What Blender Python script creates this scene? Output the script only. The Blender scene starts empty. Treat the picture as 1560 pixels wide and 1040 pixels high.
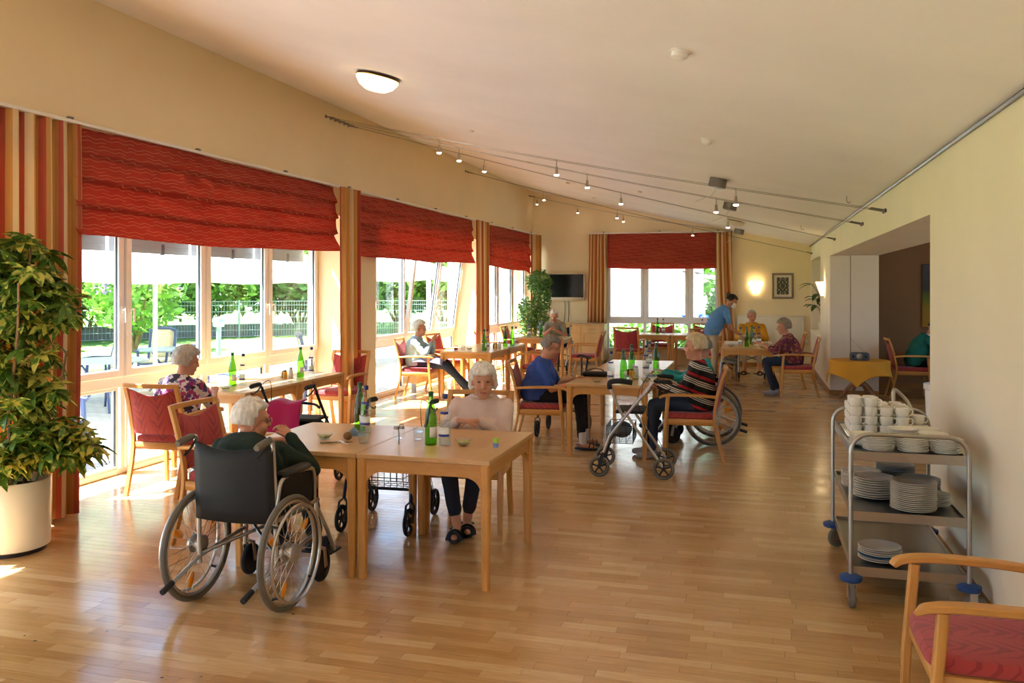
import bpy, math, random
from mathutils import Vector, Matrix, noise
random.seed(7)
PI = math.pi
scene = bpy.context.scene
COL = scene.collection

# ---------------------------------------------------------------- camera
cam_d = bpy.data.cameras.new('camera'); cam = bpy.data.objects.new('camera', cam_d); COL.objects.link(cam)
cam_d.sensor_width = 36.0; cam_d.lens = 30.0; cam_d.shift_y = -82.0/1560.0
cam_d.clip_start = 0.05; cam_d.clip_end = 300
CAM_YAW = math.atan(367/1300)
cam.location = (0, 0, 1.72); cam.rotation_euler = (PI/2, 0, CAM_YAW)
scene.camera = cam

# ---------------------------------------------------------------- sky, sun, exposure
world = bpy.data.worlds.new('world'); scene.world = world; world.use_nodes = True
wn = world.node_tree; bgn = wn.nodes['Background']
sky_col = wn.nodes.new('ShaderNodeTexSky'); sky_col.sky_type = 'HOSEK_WILKIE'
sky_col.sun_direction = (-0.476, -0.20, 0.857); sky_col.turbidity = 4.0; sky_col.ground_albedo = 0.4
wn.links.new(sky_col.outputs[0], bgn.inputs[0]); bgn.inputs[1].default_value = 1.9
sun_d = bpy.data.lights.new('sun', 'SUN'); sun = bpy.data.objects.new('sun', sun_d); COL.objects.link(sun)
sun_d.energy = 5.0; sun_d.color = (0.97, 0.98, 1.0); sun_d.angle = 0.012
sun.rotation_euler = Vector((1.0, 0.42, -1.8)).to_track_quat('-Z', 'Y').to_euler()
vs = scene.view_settings
vs.view_transform = 'Standard'; vs.look = 'None'; vs.gamma = 1.0; vs.use_curve_mapping = False
vs.exposure = 3.42
scene.cycles.max_bounces = 10; scene.cycles.diffuse_bounces = 6; scene.cycles.glossy_bounces = 4
scene.cycles.transparent_max_bounces = 24; scene.cycles.transmission_bounces = 6
scene.cycles.sample_clamp_indirect = 8.0; scene.cycles.use_denoising = True
scene.cycles.caustics_reflective = False; scene.cycles.caustics_refractive = False

# ---------------------------------------------------------------- materials
def lin(c):
    return tuple((v/12.92 if v <= .04045 else ((v+.055)/1.055)**2.4) for v in c)
def hexc(h):
    return lin(tuple(int(h[i:i+2], 16)/255 for i in (0, 2, 4)))
MATS = {}
class NT:
    def __init__(s, name):
        s.m = bpy.data.materials.new(name); s.m.use_nodes = True; s.t = s.m.node_tree
        s.b = s.t.nodes['Principled BSDF']; s.o = s.t.nodes['Material Output']
        MATS[name] = s.m
    def n(s, typ, **kw):
        nd = s.t.nodes.new('ShaderNode'+typ)
        for k, v in kw.items():
            if k.startswith('i_'):
                key = k[2:]; key = int(key) if key.isdigit() else key.replace('_', ' ')
                nd.inputs[key].default_value = v
            else: setattr(nd, k, v)
        return nd
    def l(s, a, b): s.t.links.new(a, b)
    def coord(s, kind='Object', scale=(1, 1, 1), rot=(0, 0, 0)):
        tc = s.n('TexCoord'); mp = s.n('Mapping'); s.l(tc.outputs[kind], mp.inputs[0])
        mp.inputs['Scale'].default_value = scale; mp.inputs['Rotation'].default_value = rot
        return mp.outputs[0]
    def ramp(s, fac, stops, interp='LINEAR'):
        r = s.n('ValToRGB'); r.color_ramp.interpolation = interp
        el = r.color_ramp.elements
        while len(el) < len(stops): el.new(0.5)
        for e, (p, c) in zip(el, stops): e.position = p; e.color = (*c[:3], 1)
        s.l(fac, r.inputs[0]); return r.outputs[0]
    def math(s, op, a, b=None):
        m = s.n('Math', operation=op)
        for i, v in enumerate((a, b)):
            if v is None: continue
            if isinstance(v, (int, float)): m.inputs[i].default_value = v
            else: s.l(v, m.inputs[i])
        return m.outputs[0]
    def bump(s, h, strength=.3, dist=.01):
        b = s.n('Bump'); b.inputs['Strength'].default_value = strength; b.inputs['Distance'].default_value = dist
        s.l(h, b.inputs['Height']); s.l(b.outputs[0], s.b.inputs['Normal'])
    def noise(s, vec, scale=5, detail=3, rough=.5):
        t = s.n('TexNoise'); t.inputs['Scale'].default_value = scale; t.inputs['Detail'].default_value = detail
        t.inputs['Roughness'].default_value = rough
        s.l(vec, t.inputs['Vector']); return t.outputs[0]
    def base(s, col): s.l(col, s.b.inputs['Base Color'])

def M(name, col=None, rough=.5, metal=0.0, var=.0, vscale=6, bump=0, bscale=60, spec=.5, emis=None, estr=0, alpha=None, trans=0, ior=1.45, stretch=(1, 1, 1), sheen=0, coat=0):
    if name in MATS: return MATS[name]
    t = NT(name); b = t.b
    c = hexc(col) if isinstance(col, str) else col
    b.inputs['Base Color'].default_value = (*c, 1); b.inputs['Roughness'].default_value = rough
    b.inputs['Metallic'].default_value = metal; b.inputs['Specular IOR Level'].default_value = spec
    b.inputs['Transmission Weight'].default_value = trans; b.inputs['IOR'].default_value = ior
    b.inputs['Sheen Weight'].default_value = sheen; b.inputs['Coat Weight'].default_value = coat
    if emis:
        e = hexc(emis) if isinstance(emis, str) else emis
        b.inputs['Emission Color'].default_value = (*e, 1); b.inputs['Emission Strength'].default_value = estr
    if var or bump: vec = t.coord('Object', stretch)
    if var:
        f = t.noise(vec, vscale, 4)
        t.base(t.ramp(f, [(.25, tuple(v*(1-var) for v in c)), (.75, tuple(min(1, v*(1+var)) for v in c))]))
    if bump: t.bump(t.noise(vec, bscale, 3), bump, .004)
    return t.m

def mat_wood(name, c1, c2, rough=.42, axis=2, scale=14):
    t = NT(name); st = [1, 1, 1]; st[axis] = .12
    v = t.coord('Object', tuple(st))
    f = t.noise(v, scale, 5, .6); f2 = t.noise(v, scale*7, 3, .6)
    fm = t.math('ADD', t.math('MULTIPLY', f, .7), t.math('MULTIPLY', f2, .3))
    t.base(t.ramp(fm, [(.32, hexc(c1)), (.68, hexc(c2))]))
    t.b.inputs['Roughness'].default_value = rough; t.bump(f2, .05, .002)
    return t.m
mat_wood('wood', 'BE823C', 'D89F56'); mat_wood('wood_x', 'BE823C', 'D89F56', axis=0); mat_wood('wood_y', 'BE823C', 'D89F56', axis=1)
mat_wood('table_top', 'C6965E', 'D4A970', rough=.3, axis=1, scale=10)
mat_wood('cabinet_wood', 'CFA874', 'DDBB8A', axis=2, scale=8)
mat_wood('round_wood', '8A5530', 'A56B40')
mat_wood('bark', '6B5238', '9A7A55', rough=.8)

def mat_floor():
    t = NT('parquet'); oi = t.n('ObjectInfo'); at = t.n('Attribute'); at.attribute_name = 'tone'
    tone = t.math('FRACT', t.math('ADD', oi.outputs['Random'], at.outputs['Fac']))
    g = t.n('NewGeometry'); mp = t.n('Mapping'); t.l(g.outputs['Position'], mp.inputs[0]); mp.inputs['Scale'].default_value = (1.2, 16, 1)
    vadd = t.n('VectorMath', operation='ADD'); t.l(mp.outputs[0], vadd.inputs[0])
    cmb = t.n('CombineXYZ'); t.l(t.math('MULTIPLY', tone, 37.0), cmb.inputs[0]); t.l(cmb.outputs[0], vadd.inputs[1])
    grain = t.noise(vadd.outputs[0], 4, 6, .65)
    c = t.ramp(tone, [(0, hexc('BA8C58')), (.35, hexc('C59962')), (.7, hexc('CDA36D')), (1, hexc('DAB582'))])
    gr = t.ramp(grain, [(.3, (.80, .78, .75)), (.7, (1.08, 1.08, 1.08))])
    mx = t.n('Mix', data_type='RGBA', blend_type='MULTIPLY'); mx.inputs[0].default_value = 1
    t.l(c, mx.inputs[6]); t.l(gr, mx.inputs[7])
    sc = t.n('TexNoise'); sc.inputs['Scale'].default_value = 3.2; sc.inputs['Detail'].default_value = 2; t.l(g.outputs['Position'], sc.inputs['Vector'])
    sp = t.n('TexVoronoi'); sp.inputs['Scale'].default_value = 9; sp.inputs['Randomness'].default_value = 1
    mp2 = t.n('Mapping'); t.l(g.outputs['Position'], mp2.inputs[0]); mp2.inputs['Scale'].default_value = (.7, 1, 0); t.l(mp2.outputs[0], sp.inputs['Vector'])
    spot = t.math('LESS_THAN', sp.outputs['Distance'], .06)
    sx = t.n('SeparateXYZ'); t.l(g.outputs['Position'], sx.inputs[0])
    near = t.math('MULTIPLY', t.math('LESS_THAN', sx.outputs[1], 4.3), t.math('LESS_THAN', sx.outputs[0], -1.7))
    spot = t.math('MULTIPLY', t.math('MULTIPLY', spot, near), t.math('GREATER_THAN', sc.outputs[0], .5))
    mx2 = t.n('Mix', data_type='RGBA'); t.l(spot, mx2.inputs[0]); t.l(mx.outputs[2], mx2.inputs[6]); mx2.inputs[7].default_value = (.06, .05, .05, 1)
    t.base(mx2.outputs[2])
    t.l(t.ramp(sc.outputs[0], [(.3, (.14, .14, .14)), (.7, (.24, .24, .24))]), t.b.inputs['Roughness'])
    t.b.inputs['Specular IOR Level'].default_value = 1.0
    t.bump(grain, .03, .002)
mat_floor()

def mat_paint(name, col, rough=.85, var=.03):
    t = NT(name); c = hexc(col); v = t.coord('Object')
    t.base(t.ramp(t.noise(v, 1.3, 4), [(.3, tuple(x*(1-var) for x in c)), (.7, tuple(min(1, x*(1+var)) for x in c))]))
    t.b.inputs['Roughness'].default_value = rough; t.bump(t.noise(v, 180, 2), .06, .002)
mat_paint('wall_cream', 'F1E0BA'); mat_paint('wall_back', 'F1E2BC'); mat_paint('wall_right', 'ECE0CA')
mat_paint('ceiling_white', 'F5F2F1'); mat_paint('wall_pier', 'DCCBA4'); mat_paint('wall_dimmed_brown', '9A7450')  # side-room brown has the dim lighting mixed into its colour

def mat_stripes():
    t = NT('curtain_stripes'); tc = t.n('TexCoord'); sx = t.n('SeparateXYZ'); t.l(tc.outputs['UV'], sx.inputs[0])
    fr = t.math('FRACT', sx.outputs[0])
    R, O, C, D = hexc('C8604A'), hexc('DCA860'), hexc('EDD6AC'), hexc('CC9252')
    col = t.ramp(fr, [(0, R), (.10, O), (.20, C), (.36, O), (.46, D), (.50, R), (.58, C), (.74, O), (.92, D)], 'CONSTANT')
    t.base(col); t.b.inputs['Roughness'].default_value = .85
    wv = t.n('TexNoise'); wv.inputs['Scale'].default_value = 250; t.l(tc.outputs['Object'], wv.inputs['Vector']); t.bump(wv.outputs[0], .15, .002)
    tr = t.n('BsdfTranslucent'); t.l(col, tr.inputs[0]); mx = t.n('MixShader'); mx.inputs[0].default_value = .28
    t.l(t.b.outputs[0], mx.inputs[1]); t.l(tr.outputs[0], mx.inputs[2]); t.l(mx.outputs[0], t.o.inputs[0])
mat_stripes()
def mat_blind():
    t = NT('blind_fabric'); tc = t.n('TexCoord'); sx = t.n('SeparateXYZ'); t.l(tc.outputs['UV'], sx.inputs[0])
    # thin wavy cream lines woven across red cloth
    ns = t.n('TexNoise'); ns.inputs['Scale'].default_value = 3; t.l(tc.outputs['UV'], ns.inputs['Vector'])
    ph = t.math('SINE', t.math('MULTIPLY', sx.outputs[0], 75.0))
    v = t.math('ADD', t.math('MULTIPLY', sx.outputs[1], 34.0), t.math('MULTIPLY', ph, .22))
    line = t.math('LESS_THAN', t.math('FRACT', v), .16)
    row = t.math('FLOOR', v)
    brk = t.math('GREATER_THAN', t.math('SINE', t.math('ADD', t.math('MULTIPLY', sx.outputs[0], 14.0), t.math('MULTIPLY', row, 2.4))), -.6)
    fac = t.math('MULTIPLY', t.math('MULTIPLY', line, brk), .62)
    mx = t.n('Mix', data_type='RGBA'); t.l(fac, mx.inputs[0])
    red = t.ramp(ns.outputs[0], [(.3, hexc('C24638')), (.7, hexc('CC5242'))])
    t.l(red, mx.inputs[6]); mx.inputs[7].default_value = (*hexc('E8AE80'), 1)
    t.base(mx.outputs[2]); t.b.inputs['Roughness'].default_value = .85
    tr = t.n('BsdfTranslucent'); t.l(mx.outputs[2], tr.inputs[0]); ms = t.n('MixShader'); ms.inputs[0].default_value = .45
    t.l(t.b.outputs[0], ms.inputs[1]); t.l(tr.outputs[0], ms.inputs[2]); t.l(ms.outputs[0], t.o.inputs[0])
mat_blind()
def mat_leafcloth():
    # red upholstery with darker leaf sprigs
    t = NT('chair_fabric'); tc = t.n('TexCoord'); sx = t.n('SeparateXYZ'); t.l(tc.outputs['Object'], sx.inputs[0]); v = tc.outputs['Object']
    def sprig(x, y, px, py, lean, off):
        col = t.math('FLOOR', t.math('ADD', t.math('DIVIDE', x, px), off))
        u = t.math('ABSOLUTE', t.math('MULTIPLY', t.math('SUBTRACT', t.math('FRACT', t.math('ADD', t.math('DIVIDE', x, px), off)), .5), px))
        q = t.math('FRACT', t.math('ADD', t.math('DIVIDE', t.math('SUBTRACT', y, t.math('MULTIPLY', u, lean)), py), t.math('MULTIPLY', col, .37)))
        wid = t.math('MULTIPLY', t.math('SUBTRACT', 1.0, t.math('DIVIDE', u, px*.48)), .62)
        return t.math('LESS_THAN', t.math('ABSOLUTE', t.math('SUBTRACT', q, .5)), t.math('MULTIPLY', wid, .5))
    w = t.math('ADD', sx.outputs[1], sx.outputs[2]); wob = t.math('MULTIPLY', t.math('SUBTRACT', t.noise(v, 7, 2), .5), .11)
    f = sprig(t.math('ADD', sx.outputs[0], wob), t.math('ADD', w, wob), .17, .062, 1.3, .25)
    mx = t.n('Mix', data_type='RGBA'); t.l(t.math('MULTIPLY', f, .8), mx.inputs[0])
    mx.inputs[6].default_value = (*hexc('AE3F3E'), 1); mx.inputs[7].default_value = (*hexc('8E2E33'), 1)
    t.base(mx.outputs[2]); t.b.inputs['Roughness'].default_value = .9; t.b.inputs['Sheen Weight'].default_value = .2
    t.bump(t.noise(v, 300, 2), .2, .002)
mat_leafcloth()
def mat_glass_pane():
    t = NT('window_glass'); tr = t.n('BsdfTransparent'); tr.inputs[0].default_value = (.93, .95, .95, 1)
    gl = t.n('BsdfGlossy'); gl.inputs['Roughness'].default_value = .0
    lw = t.n('LayerWeight'); lw.inputs[0].default_value = .5; mx = t.n('MixShader')
    fr = t.math('ADD', t.math('MULTIPLY', t.math('POWER', lw.outputs['Facing'], 5.0), .8), .03)
    t.l(fr, mx.inputs[0]); t.l(tr.outputs[0], mx.inputs[1]); t.l(gl.outputs[0], mx.inputs[2]); t.l(mx.outputs[0], t.o.inputs[0])
mat_glass_pane()
def mat_thin(name, col, gloss=.12, rough=.05):
    t = NT(name); tr = t.n('BsdfTransparent'); tr.inputs[0].default_value = (*hexc(col), 1)
    gl = t.n('BsdfGlossy'); gl.inputs['Roughness'].default_value = rough
    lw = t.n('LayerWeight'); lw.inputs[0].default_value = .5; mx = t.n('MixShader')
    t.l(t.math('ADD', t.math('MULTIPLY', t.math('POWER', lw.outputs['Facing'], 3.0), .6), gloss*.5), mx.inputs[0]); t.l(tr.outputs[0], mx.inputs[1]); t.l(gl.outputs[0], mx.inputs[2]); t.l(mx.outputs[0], t.o.inputs[0])
mat_thin('clear_glass', 'F8FBFB', .10); mat_thin('green_glass', '9ADC62', .12); mat_thin('water_fill', 'F4F8FA', .02)
mat_thin('red_drink', 'C83020', .02); mat_thin('green_fill', '3F9A2C', .02)
def mat_spots(name, base, cols, scale=14, dist=.6, seed=0):
    # printed blouse cloth: blotches of several colours
    t = NT(name); v = t.coord('Object'); ns = t.n('TexNoise'); ns.inputs['Scale'].default_value = scale*1.2; t.l(v, ns.inputs['Vector'])
    ad = t.n('VectorMath', operation='MULTIPLY_ADD'); t.l(ns.outputs['Color'], ad.inputs[0]); ad.inputs[1].default_value = (.09,)*3; t.l(v, ad.inputs[2])
    vo = t.n('TexVoronoi'); vo.inputs['Scale'].default_value = scale; t.l(ad.outputs[0], vo.inputs['Vector'])
    sx = t.n('SeparateColor'); t.l(vo.outputs['Color'], sx.inputs[0])
    st = [(i/len(cols), hexc(c)) for i, c in enumerate(cols)]
    c = t.ramp(sx.outputs[0], st, 'CONSTANT'); mx = t.n('Mix', data_type='RGBA')
    t.l(t.math('LESS_THAN', vo.outputs['Distance'], dist), mx.inputs[0]); mx.inputs[6].default_value = (*hexc(base), 1); t.l(c, mx.inputs[7])
    t.base(mx.outputs[2]); t.b.inputs['Roughness'].default_value = .85
mat_spots('purple_print', 'D8CDD0', ['8B2A7A', '3A2A38', 'D6C8BE', 'A8386A', '5B3A7C', '2E2630'], 20)
mat_spots('floral_print', '6E3038', ['8A3A40', '5A2A50', 'B07038', '6E2838', '402030', '9A5A60'], 26)
def mat_knit_stripes():
    t = NT('striped_knit'); v = t.coord('Object'); sx = t.n('SeparateXYZ'); t.l(v, sx.inputs[0])
    z = t.math('ADD', sx.outputs[2], t.math('MULTIPLY', t.noise(v, 3.0, 2), .05))
    z = t.math('SUBTRACT', z, t.math('MULTIPLY', sx.outputs[1], .35))
    fr = t.math('FRACT', t.math('MULTIPLY', z, 6.6))
    K, W, R = hexc('17130F'), hexc('CFC4B4'), hexc('A01420')
    t.base(t.ramp(fr, [(0, K), (.16, W), (.22, K), (.28, W), (.34, K), (.40, W), (.46, K), (.62, R), (.80, K)], 'CONSTANT'))
    t.b.inputs['Roughness'].default_value = .9
mat_knit_stripes()
def mat_picture():
    t = NT('picture_print'); v = t.coord('Generated'); sx = t.n('SeparateXYZ'); t.l(v, sx.inputs[0])
    ax = t.math('ABSOLUTE', t.math('SUBTRACT', sx.outputs[0], .5)); az = t.math('ABSOLUTE', t.math('SUBTRACT', sx.outputs[2], .5))
    cb = t.n('CombineXYZ'); t.l(ax, cb.inputs[0]); t.l(az, cb.inputs[1]); n = t.noise(cb.outputs[0], 7, 3)
    t.base(t.ramp(n, [(.36, hexc('1E1E14')), (.44, hexc('4A5530')), (.52, hexc('20241A')), (.60, hexc('D8C8B0')), (.7, hexc('B89878'))]))
    t.b.inputs['Roughness'].default_value = .5
mat_picture()
def mat_foliage(name, c1, c2, scale=9, transl=.25):
    t = NT(name); oi = t.n('ObjectInfo'); v = t.coord('Object'); n = t.noise(v, scale, 3)
    f = t.math('ADD', t.math('MULTIPLY', n, .7), t.math('MULTIPLY', oi.outputs['Random'], .3))
    c = t.ramp(f, [(.3, hexc(c1)), (.7, hexc(c2))]); t.base(c); t.b.inputs['Roughness'].default_value = .45
    tr = t.n('BsdfTranslucent'); t.l(c, tr.inputs[0]); mx = t.n('MixShader'); mx.inputs[0].default_value = transl
    t.l(t.b.outputs[0], mx.inputs[1]); t.l(tr.outputs[0], mx.inputs[2]); t.l(mx.outputs[0], t.o.inputs[0])
mat_foliage('leaf_dark', '2E4A1A', '55762C'); mat_foliage('leaf_yellow', 'A3A438', 'C8C460'); mat_foliage('leaf_ficus', '56803A', '9CBC60', 5)
mat_foliage('leaf_lily', '2A4A20', '4A7030', 5); mat_foliage('hedge_leaf', '3E6A28', '8FB850', 1.5); mat_foliage('tree_leaf', '2F5A22', '7AA548', 1.2)
mat_foliage('grass_blade', '6C9A38', '9CC058', .8, .1); mat_foliage('lilac_bloom', '8A6AB8', 'B99AD8', 4)
def mat_ground():
    t = NT('patio_stone'); v = t.coord('Object'); br = t.n('TexBrick'); br.inputs['Scale'].default_value = 2.6
    br.inputs['Color1'].default_value = (*hexc('A9A6A6'), 1); br.inputs['Color2'].default_value = (*hexc('B8B4B4'), 1); br.inputs['Mortar'].default_value = (*hexc('7C766E'), 1)
    br.inputs['Mortar Size'].default_value = .012; t.l(v, br.inputs['Vector']); t.base(br.outputs[0]); t.b.inputs['Roughness'].default_value = .9
    t = NT('lawn_soil'); v = t.coord('Object'); t.base(t.ramp(t.noise(v, 1.2, 4), [(.3, hexc('64883A')), (.7, hexc('7FA54A'))])); t.b.inputs['Roughness'].default_value = 1
mat_ground()
def mat_painting():
    t = NT('abstract_painting'); v = t.coord('Generated'); sx = t.n('SeparateXYZ'); t.l(v, sx.inputs[0])
    f = t.math('ADD', sx.outputs[2], t.math('MULTIPLY', t.math('SUBTRACT', t.noise(v, 3, 2), .5), .15))
    t.base(t.ramp(f, [(.0, hexc('B88A20')), (.3, hexc('A88820')), (.42, hexc('6E7A20')), (.6, hexc('4A4A40')), (1, hexc('5A5A58'))])); t.b.inputs['Roughness'].default_value = .6
mat_painting()
M('black_plastic', '1C1C1E', .45); M('black_rubber', '232325', .7); M('grey_rubber', '6E685E', .75); M('black_cloth', '121214', .7, bump=.2, bscale=120)
M('steel', 'B4B0A8', .3, 1.0); M('steel_dark', '8A8680', .35, 1.0); M('alu', 'C4C0B8', .32, .9); M('chrome', 'D0D0D0', .12, 1.0)
M('shelf_steel', '9A958C', .28, 1.0); M('white_plastic', 'EDEBE6', .4); M('white_frame', 'ECEEF2', .35); M('porcelain', 'EDE7DC', .2, coat=.3)
M('porcelain_blue', '3F78A8', .25); M('radiator_white', 'EFEBDD', .4); M('cap_green', '1E5A2A', .4); M('cap_blue', '28366E', .4); M('label_white', 'E6E6E0', .6)
M('label_blue', '4A4A9A', .6); M('blue_bumper', '2C4A86', .5); M('fuchsia_cloth', 'B01060', .8, sheen=.3); M('rollator_blue', '20264A', .4, .3); M('orange_reflector', 'F59A18', .25)
M('tv_black', '141416', .18); M('tv_silver', 'D8D4CA', .35, .3); M('cane_wood', '3A2218', .4); M('orange_cloth', 'D99A2C', .8, var=.05); M('kiwi', '7A5A34', .9); M('glass_bowl', 'D8DCD4', .15)
M('blue_napkin', '7C97AC', .9); M('paper_white', 'E8E6E0', .8); M('pot_cream', 'EFE9D6', .35, coat=.2); M('soil', '3A2A1E', 1.0); M('garden_blue', '3A4A72', .45); M('cushion_beige', 'CDBFA4', .9)
M('parasol_white', 'F2EFE6', .9); M('fence_grey', '98A4A8', .5, .2); M('plaster_white', 'F0EEE8', .9, var=.03); M('bin_grey', '55585C', .6); M('bin_blue', '2A50C8', .5); M('dark_timber', '5A4232', .7); M('red_timber', '8C2E2C', .6)
M('sconce_glass', 'FFF2D8', .5, emis='FFDFA8', estr=.75); M('dome_glass', 'FFF4DC', .4, emis='FFE2A0', estr=.5); M('bulb', 'FFF2D8', .4, emis='FFE8C8', estr=2.0); M('brass', 'B8924A', .35, 1.0)
M('skirting', 'A8743C', .5); M('frame_taupe', '8C7A6A', .5); M('mat_board', 'E4DCC8', .8); M('concrete_edge', '8A8680', .9)
M('dark_gap', '4A2C14', .9); M('gasket', '2E3236', .6); M('shutter_grey', 'A4A8AC', .5); M('dark_stone', '6A6A68', .9, var=.2, vscale=3)

# ---------------------------------------------------------------- geometry helpers
def V(*a): return Vector(a)
class MB:
    def __init__(s): s.v = []; s.f = []; s.uv = None
    def add(s, vs, fs):
        o = len(s.v); s.v += [tuple(p) for p in vs]; s.f += [tuple(i+o for i in q) for q in fs]; return s
    def box(s, x0, x1, y0, y1, z0, z1, m=None, c=0):
        if x1 < x0: x0, x1 = x1, x0
        if y1 < y0: y0, y1 = y1, y0
        if z1 < z0: z0, z1 = z1, z0
        c = min(c, (x1-x0)*.45, (y1-y0)*.45, (z1-z0)*.45)
        if c <= 0:
            p = [V(x, y, z) for z in (z0, z1) for y in (y0, y1) for x in (x0, x1)]
            f = [(0, 2, 3, 1), (4, 5, 7, 6), (0, 1, 5, 4), (2, 6, 7, 3), (0, 4, 6, 2), (1, 3, 7, 5)]
        else:   # chamfered along the vertical edges and the rims
            def ring(d, z): return [V(x0+d+c, y0+d, z), V(x1-d-c, y0+d, z), V(x1-d, y0+d+c, z), V(x1-d, y1-d-c, z), V(x1-d-c, y1-d, z), V(x0+d+c, y1-d, z), V(x0+d, y1-d-c, z), V(x0+d, y0+d+c, z)]
            p = ring(c*.8, z0)+ring(0, z0+c)+ring(0, z1-c)+ring(c*.8, z1); f = [tuple(range(7, -1, -1)), tuple(range(24, 32))]
            for k in range(3):
                for i in range(8): j = (i+1) % 8; f.append((k*8+i, k*8+j, k*8+8+j, k*8+8+i))
        if m is not None: p = [m @ q for q in p]
        return s.add(p, f)
    def cbox(s, cx, cy, cz, sx, sy, sz, c=0, m=None):
        return s.box(cx-sx/2, cx+sx/2, cy-sy/2, cy+sy/2, cz-sz/2, cz+sz/2, m, c)
    def loft(s, rings, closed=False, cap=True):
        n = len(rings[0]); p = [q for r in rings for q in r]; f = []
        for k in range(len(rings)-(0 if closed else 1)):
            a = k*n; b = ((k+1) % len(rings))*n
            for i in range(n): j = (i+1) % n; f.append((a+i, a+j, b+j, b+i))
        if cap and not closed: f.append(tuple(range(n-1, -1, -1))); f.append(tuple(range((len(rings)-1)*n, len(rings)*n)))
        return s.add(p, f)
    def tube(s, pts, r, n=8, closed=False, flat=1.0):
        pts = [Vector(p) for p in pts]; m = len(pts); rs = r if isinstance(r, (list, tuple)) else [r]*m
        rings = []; up = None
        for i, p in enumerate(pts):
            if closed: t = pts[(i+1) % m]-pts[i-1]
            else: t = pts[min(i+1, m-1)]-pts[max(i-1, 0)]
            t.normalize()
            if up is None: up = V(0, 0, 1) if abs(t.z) < .9 else V(1, 0, 0)
            a = t.cross(up)
            if a.length < 1e-5: a = t.cross(V(0, 1, 0))
            a.normalize(); b = a.cross(t).normalized(); up = b
            rings.append([p+(a*math.cos(2*PI*k/n)+b*math.sin(2*PI*k/n)*flat)*rs[i] for k in range(n)])
        return s.loft(rings, closed)
    def bar(s, p0, p1, w, h, up=(0, 0, 1), w1=None, h1=None):
        return s.path_bar([p0, p1], [w, w1 or w], [h, h1 or h], up)
    def path_bar(s, pts, w, h, up=(0, 0, 1)):
        pts = [Vector(p) for p in pts]; m = len(pts); up = Vector(up); rings = []
        w = w if isinstance(w, (list, tuple)) else [w]*m; h = h if isinstance(h, (list, tuple)) else [h]*m
        for i, p in enumerate(pts):
            t = (pts[min(i+1, m-1)]-pts[max(i-1, 0)]).normalized(); a = t.cross(up).normalized(); b = a.cross(t)
            x, y = w[i]/2, h[i]/2; c = min(x, y)*.35
            rings.append([p+a*u+b*q for u, q in ((-x+c, -y), (x-c, -y), (x, -y+c), (x, y-c), (x-c, y), (-x+c, y), (-x, y-c), (-x, -y+c))])
        return s.loft(rings)
    def lathe(s, prof, n=16, m=None, cap=True):
        rings = [[V(r*math.cos(2*PI*k/n), r*math.sin(2*PI*k/n), z) for k in range(n)] for r, z in prof]
        if m is not None: rings = [[m @ q for q in r] for r in rings]
        return s.loft(rings, cap=cap)
    def ell(s, c, r, n=12, k=8, m=None):
        c = Vector(c); r = (r, r, r) if isinstance(r, (int, float)) else r
        rings = []
        for i in range(1, k):
            a = PI*i/k
            rings.append([V(r[0]*math.sin(a)*math.cos(2*PI*j/n), r[1]*math.sin(a)*math.sin(2*PI*j/n), -r[2]*math.cos(a)) for j in range(n)])
        o = len(s.v); top = V(0, 0, r[2]); bot = V(0, 0, -r[2])
        mm = m if m is not None else Matrix()
        R3 = mm.to_3x3()
        ps = [c+R3 @ q for rr in rings for q in rr]+[c+R3 @ bot, c+R3 @ top]; f = []
        for a in range(k-2):
            for j in range(n): l = (j+1) % n; f.append((a*n+j, a*n+l, a*n+n+l, a*n+n+j))
        bi = len(ps)-2; ti = bi+1
        for j in range(n): l = (j+1) % n; f.append((bi, l, j)); f.append((ti, (k-2)*n+j, (k-2)*n+l))
        return s.add(ps, f)
    def cap2(s, a, b, ra, rb, n=12):   # tapered capsule
        a = Vector(a); b = Vector(b); d = b-a; L = d.length
        if L < 1e-5: return s.ell(a, ra)
        q = d.to_track_quat('Z', 'Y').to_matrix(); rings = []
        for (z, r) in [(-ra*.95, ra*.3), (-ra*.7, ra*.72), (0, ra), (L*.5, (ra+rb)/2), (L, rb), (L+rb*.7, rb*.72), (L+rb*.95, rb*.3)]:
            rings.append([a+q @ V(r*math.cos(2*PI*k/n), r*math.sin(2*PI*k/n), z) for k in range(n)])
        return s.loft(rings)
    def prism(s, outline, axis, d0, d1):   # outline in the other two axes
        def mk(u, v, d): return V(d, u, v) if axis == 0 else V(u, d, v) if axis == 1 else V(u, v, d)
        n = len(outline); p = [mk(u, v, d0) for u, v in outline]+[mk(u, v, d1) for u, v in outline]
        f = [tuple(range(n-1, -1, -1)), tuple(range(n, 2*n))]+[(i, (i+1) % n, n+(i+1) % n, n+i) for i in range(n)]
        return s.add(p, f)
    def grid(s, fn, nu, nv, uvf=None):
        o = len(s.v); s.v += [tuple(fn(i/nu, j/nv)) for j in range(nv+1) for i in range(nu+1)]
        s.f += [(o+j*(nu+1)+i, o+j*(nu+1)+i+1, o+(j+1)*(nu+1)+i+1, o+(j+1)*(nu+1)+i) for j in range(nv) for i in range(nu)]
        if uvf: s.uv = [uvf(i/nu, j/nv) for j in range(nv+1) for i in range(nu+1)]
        return s
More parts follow.
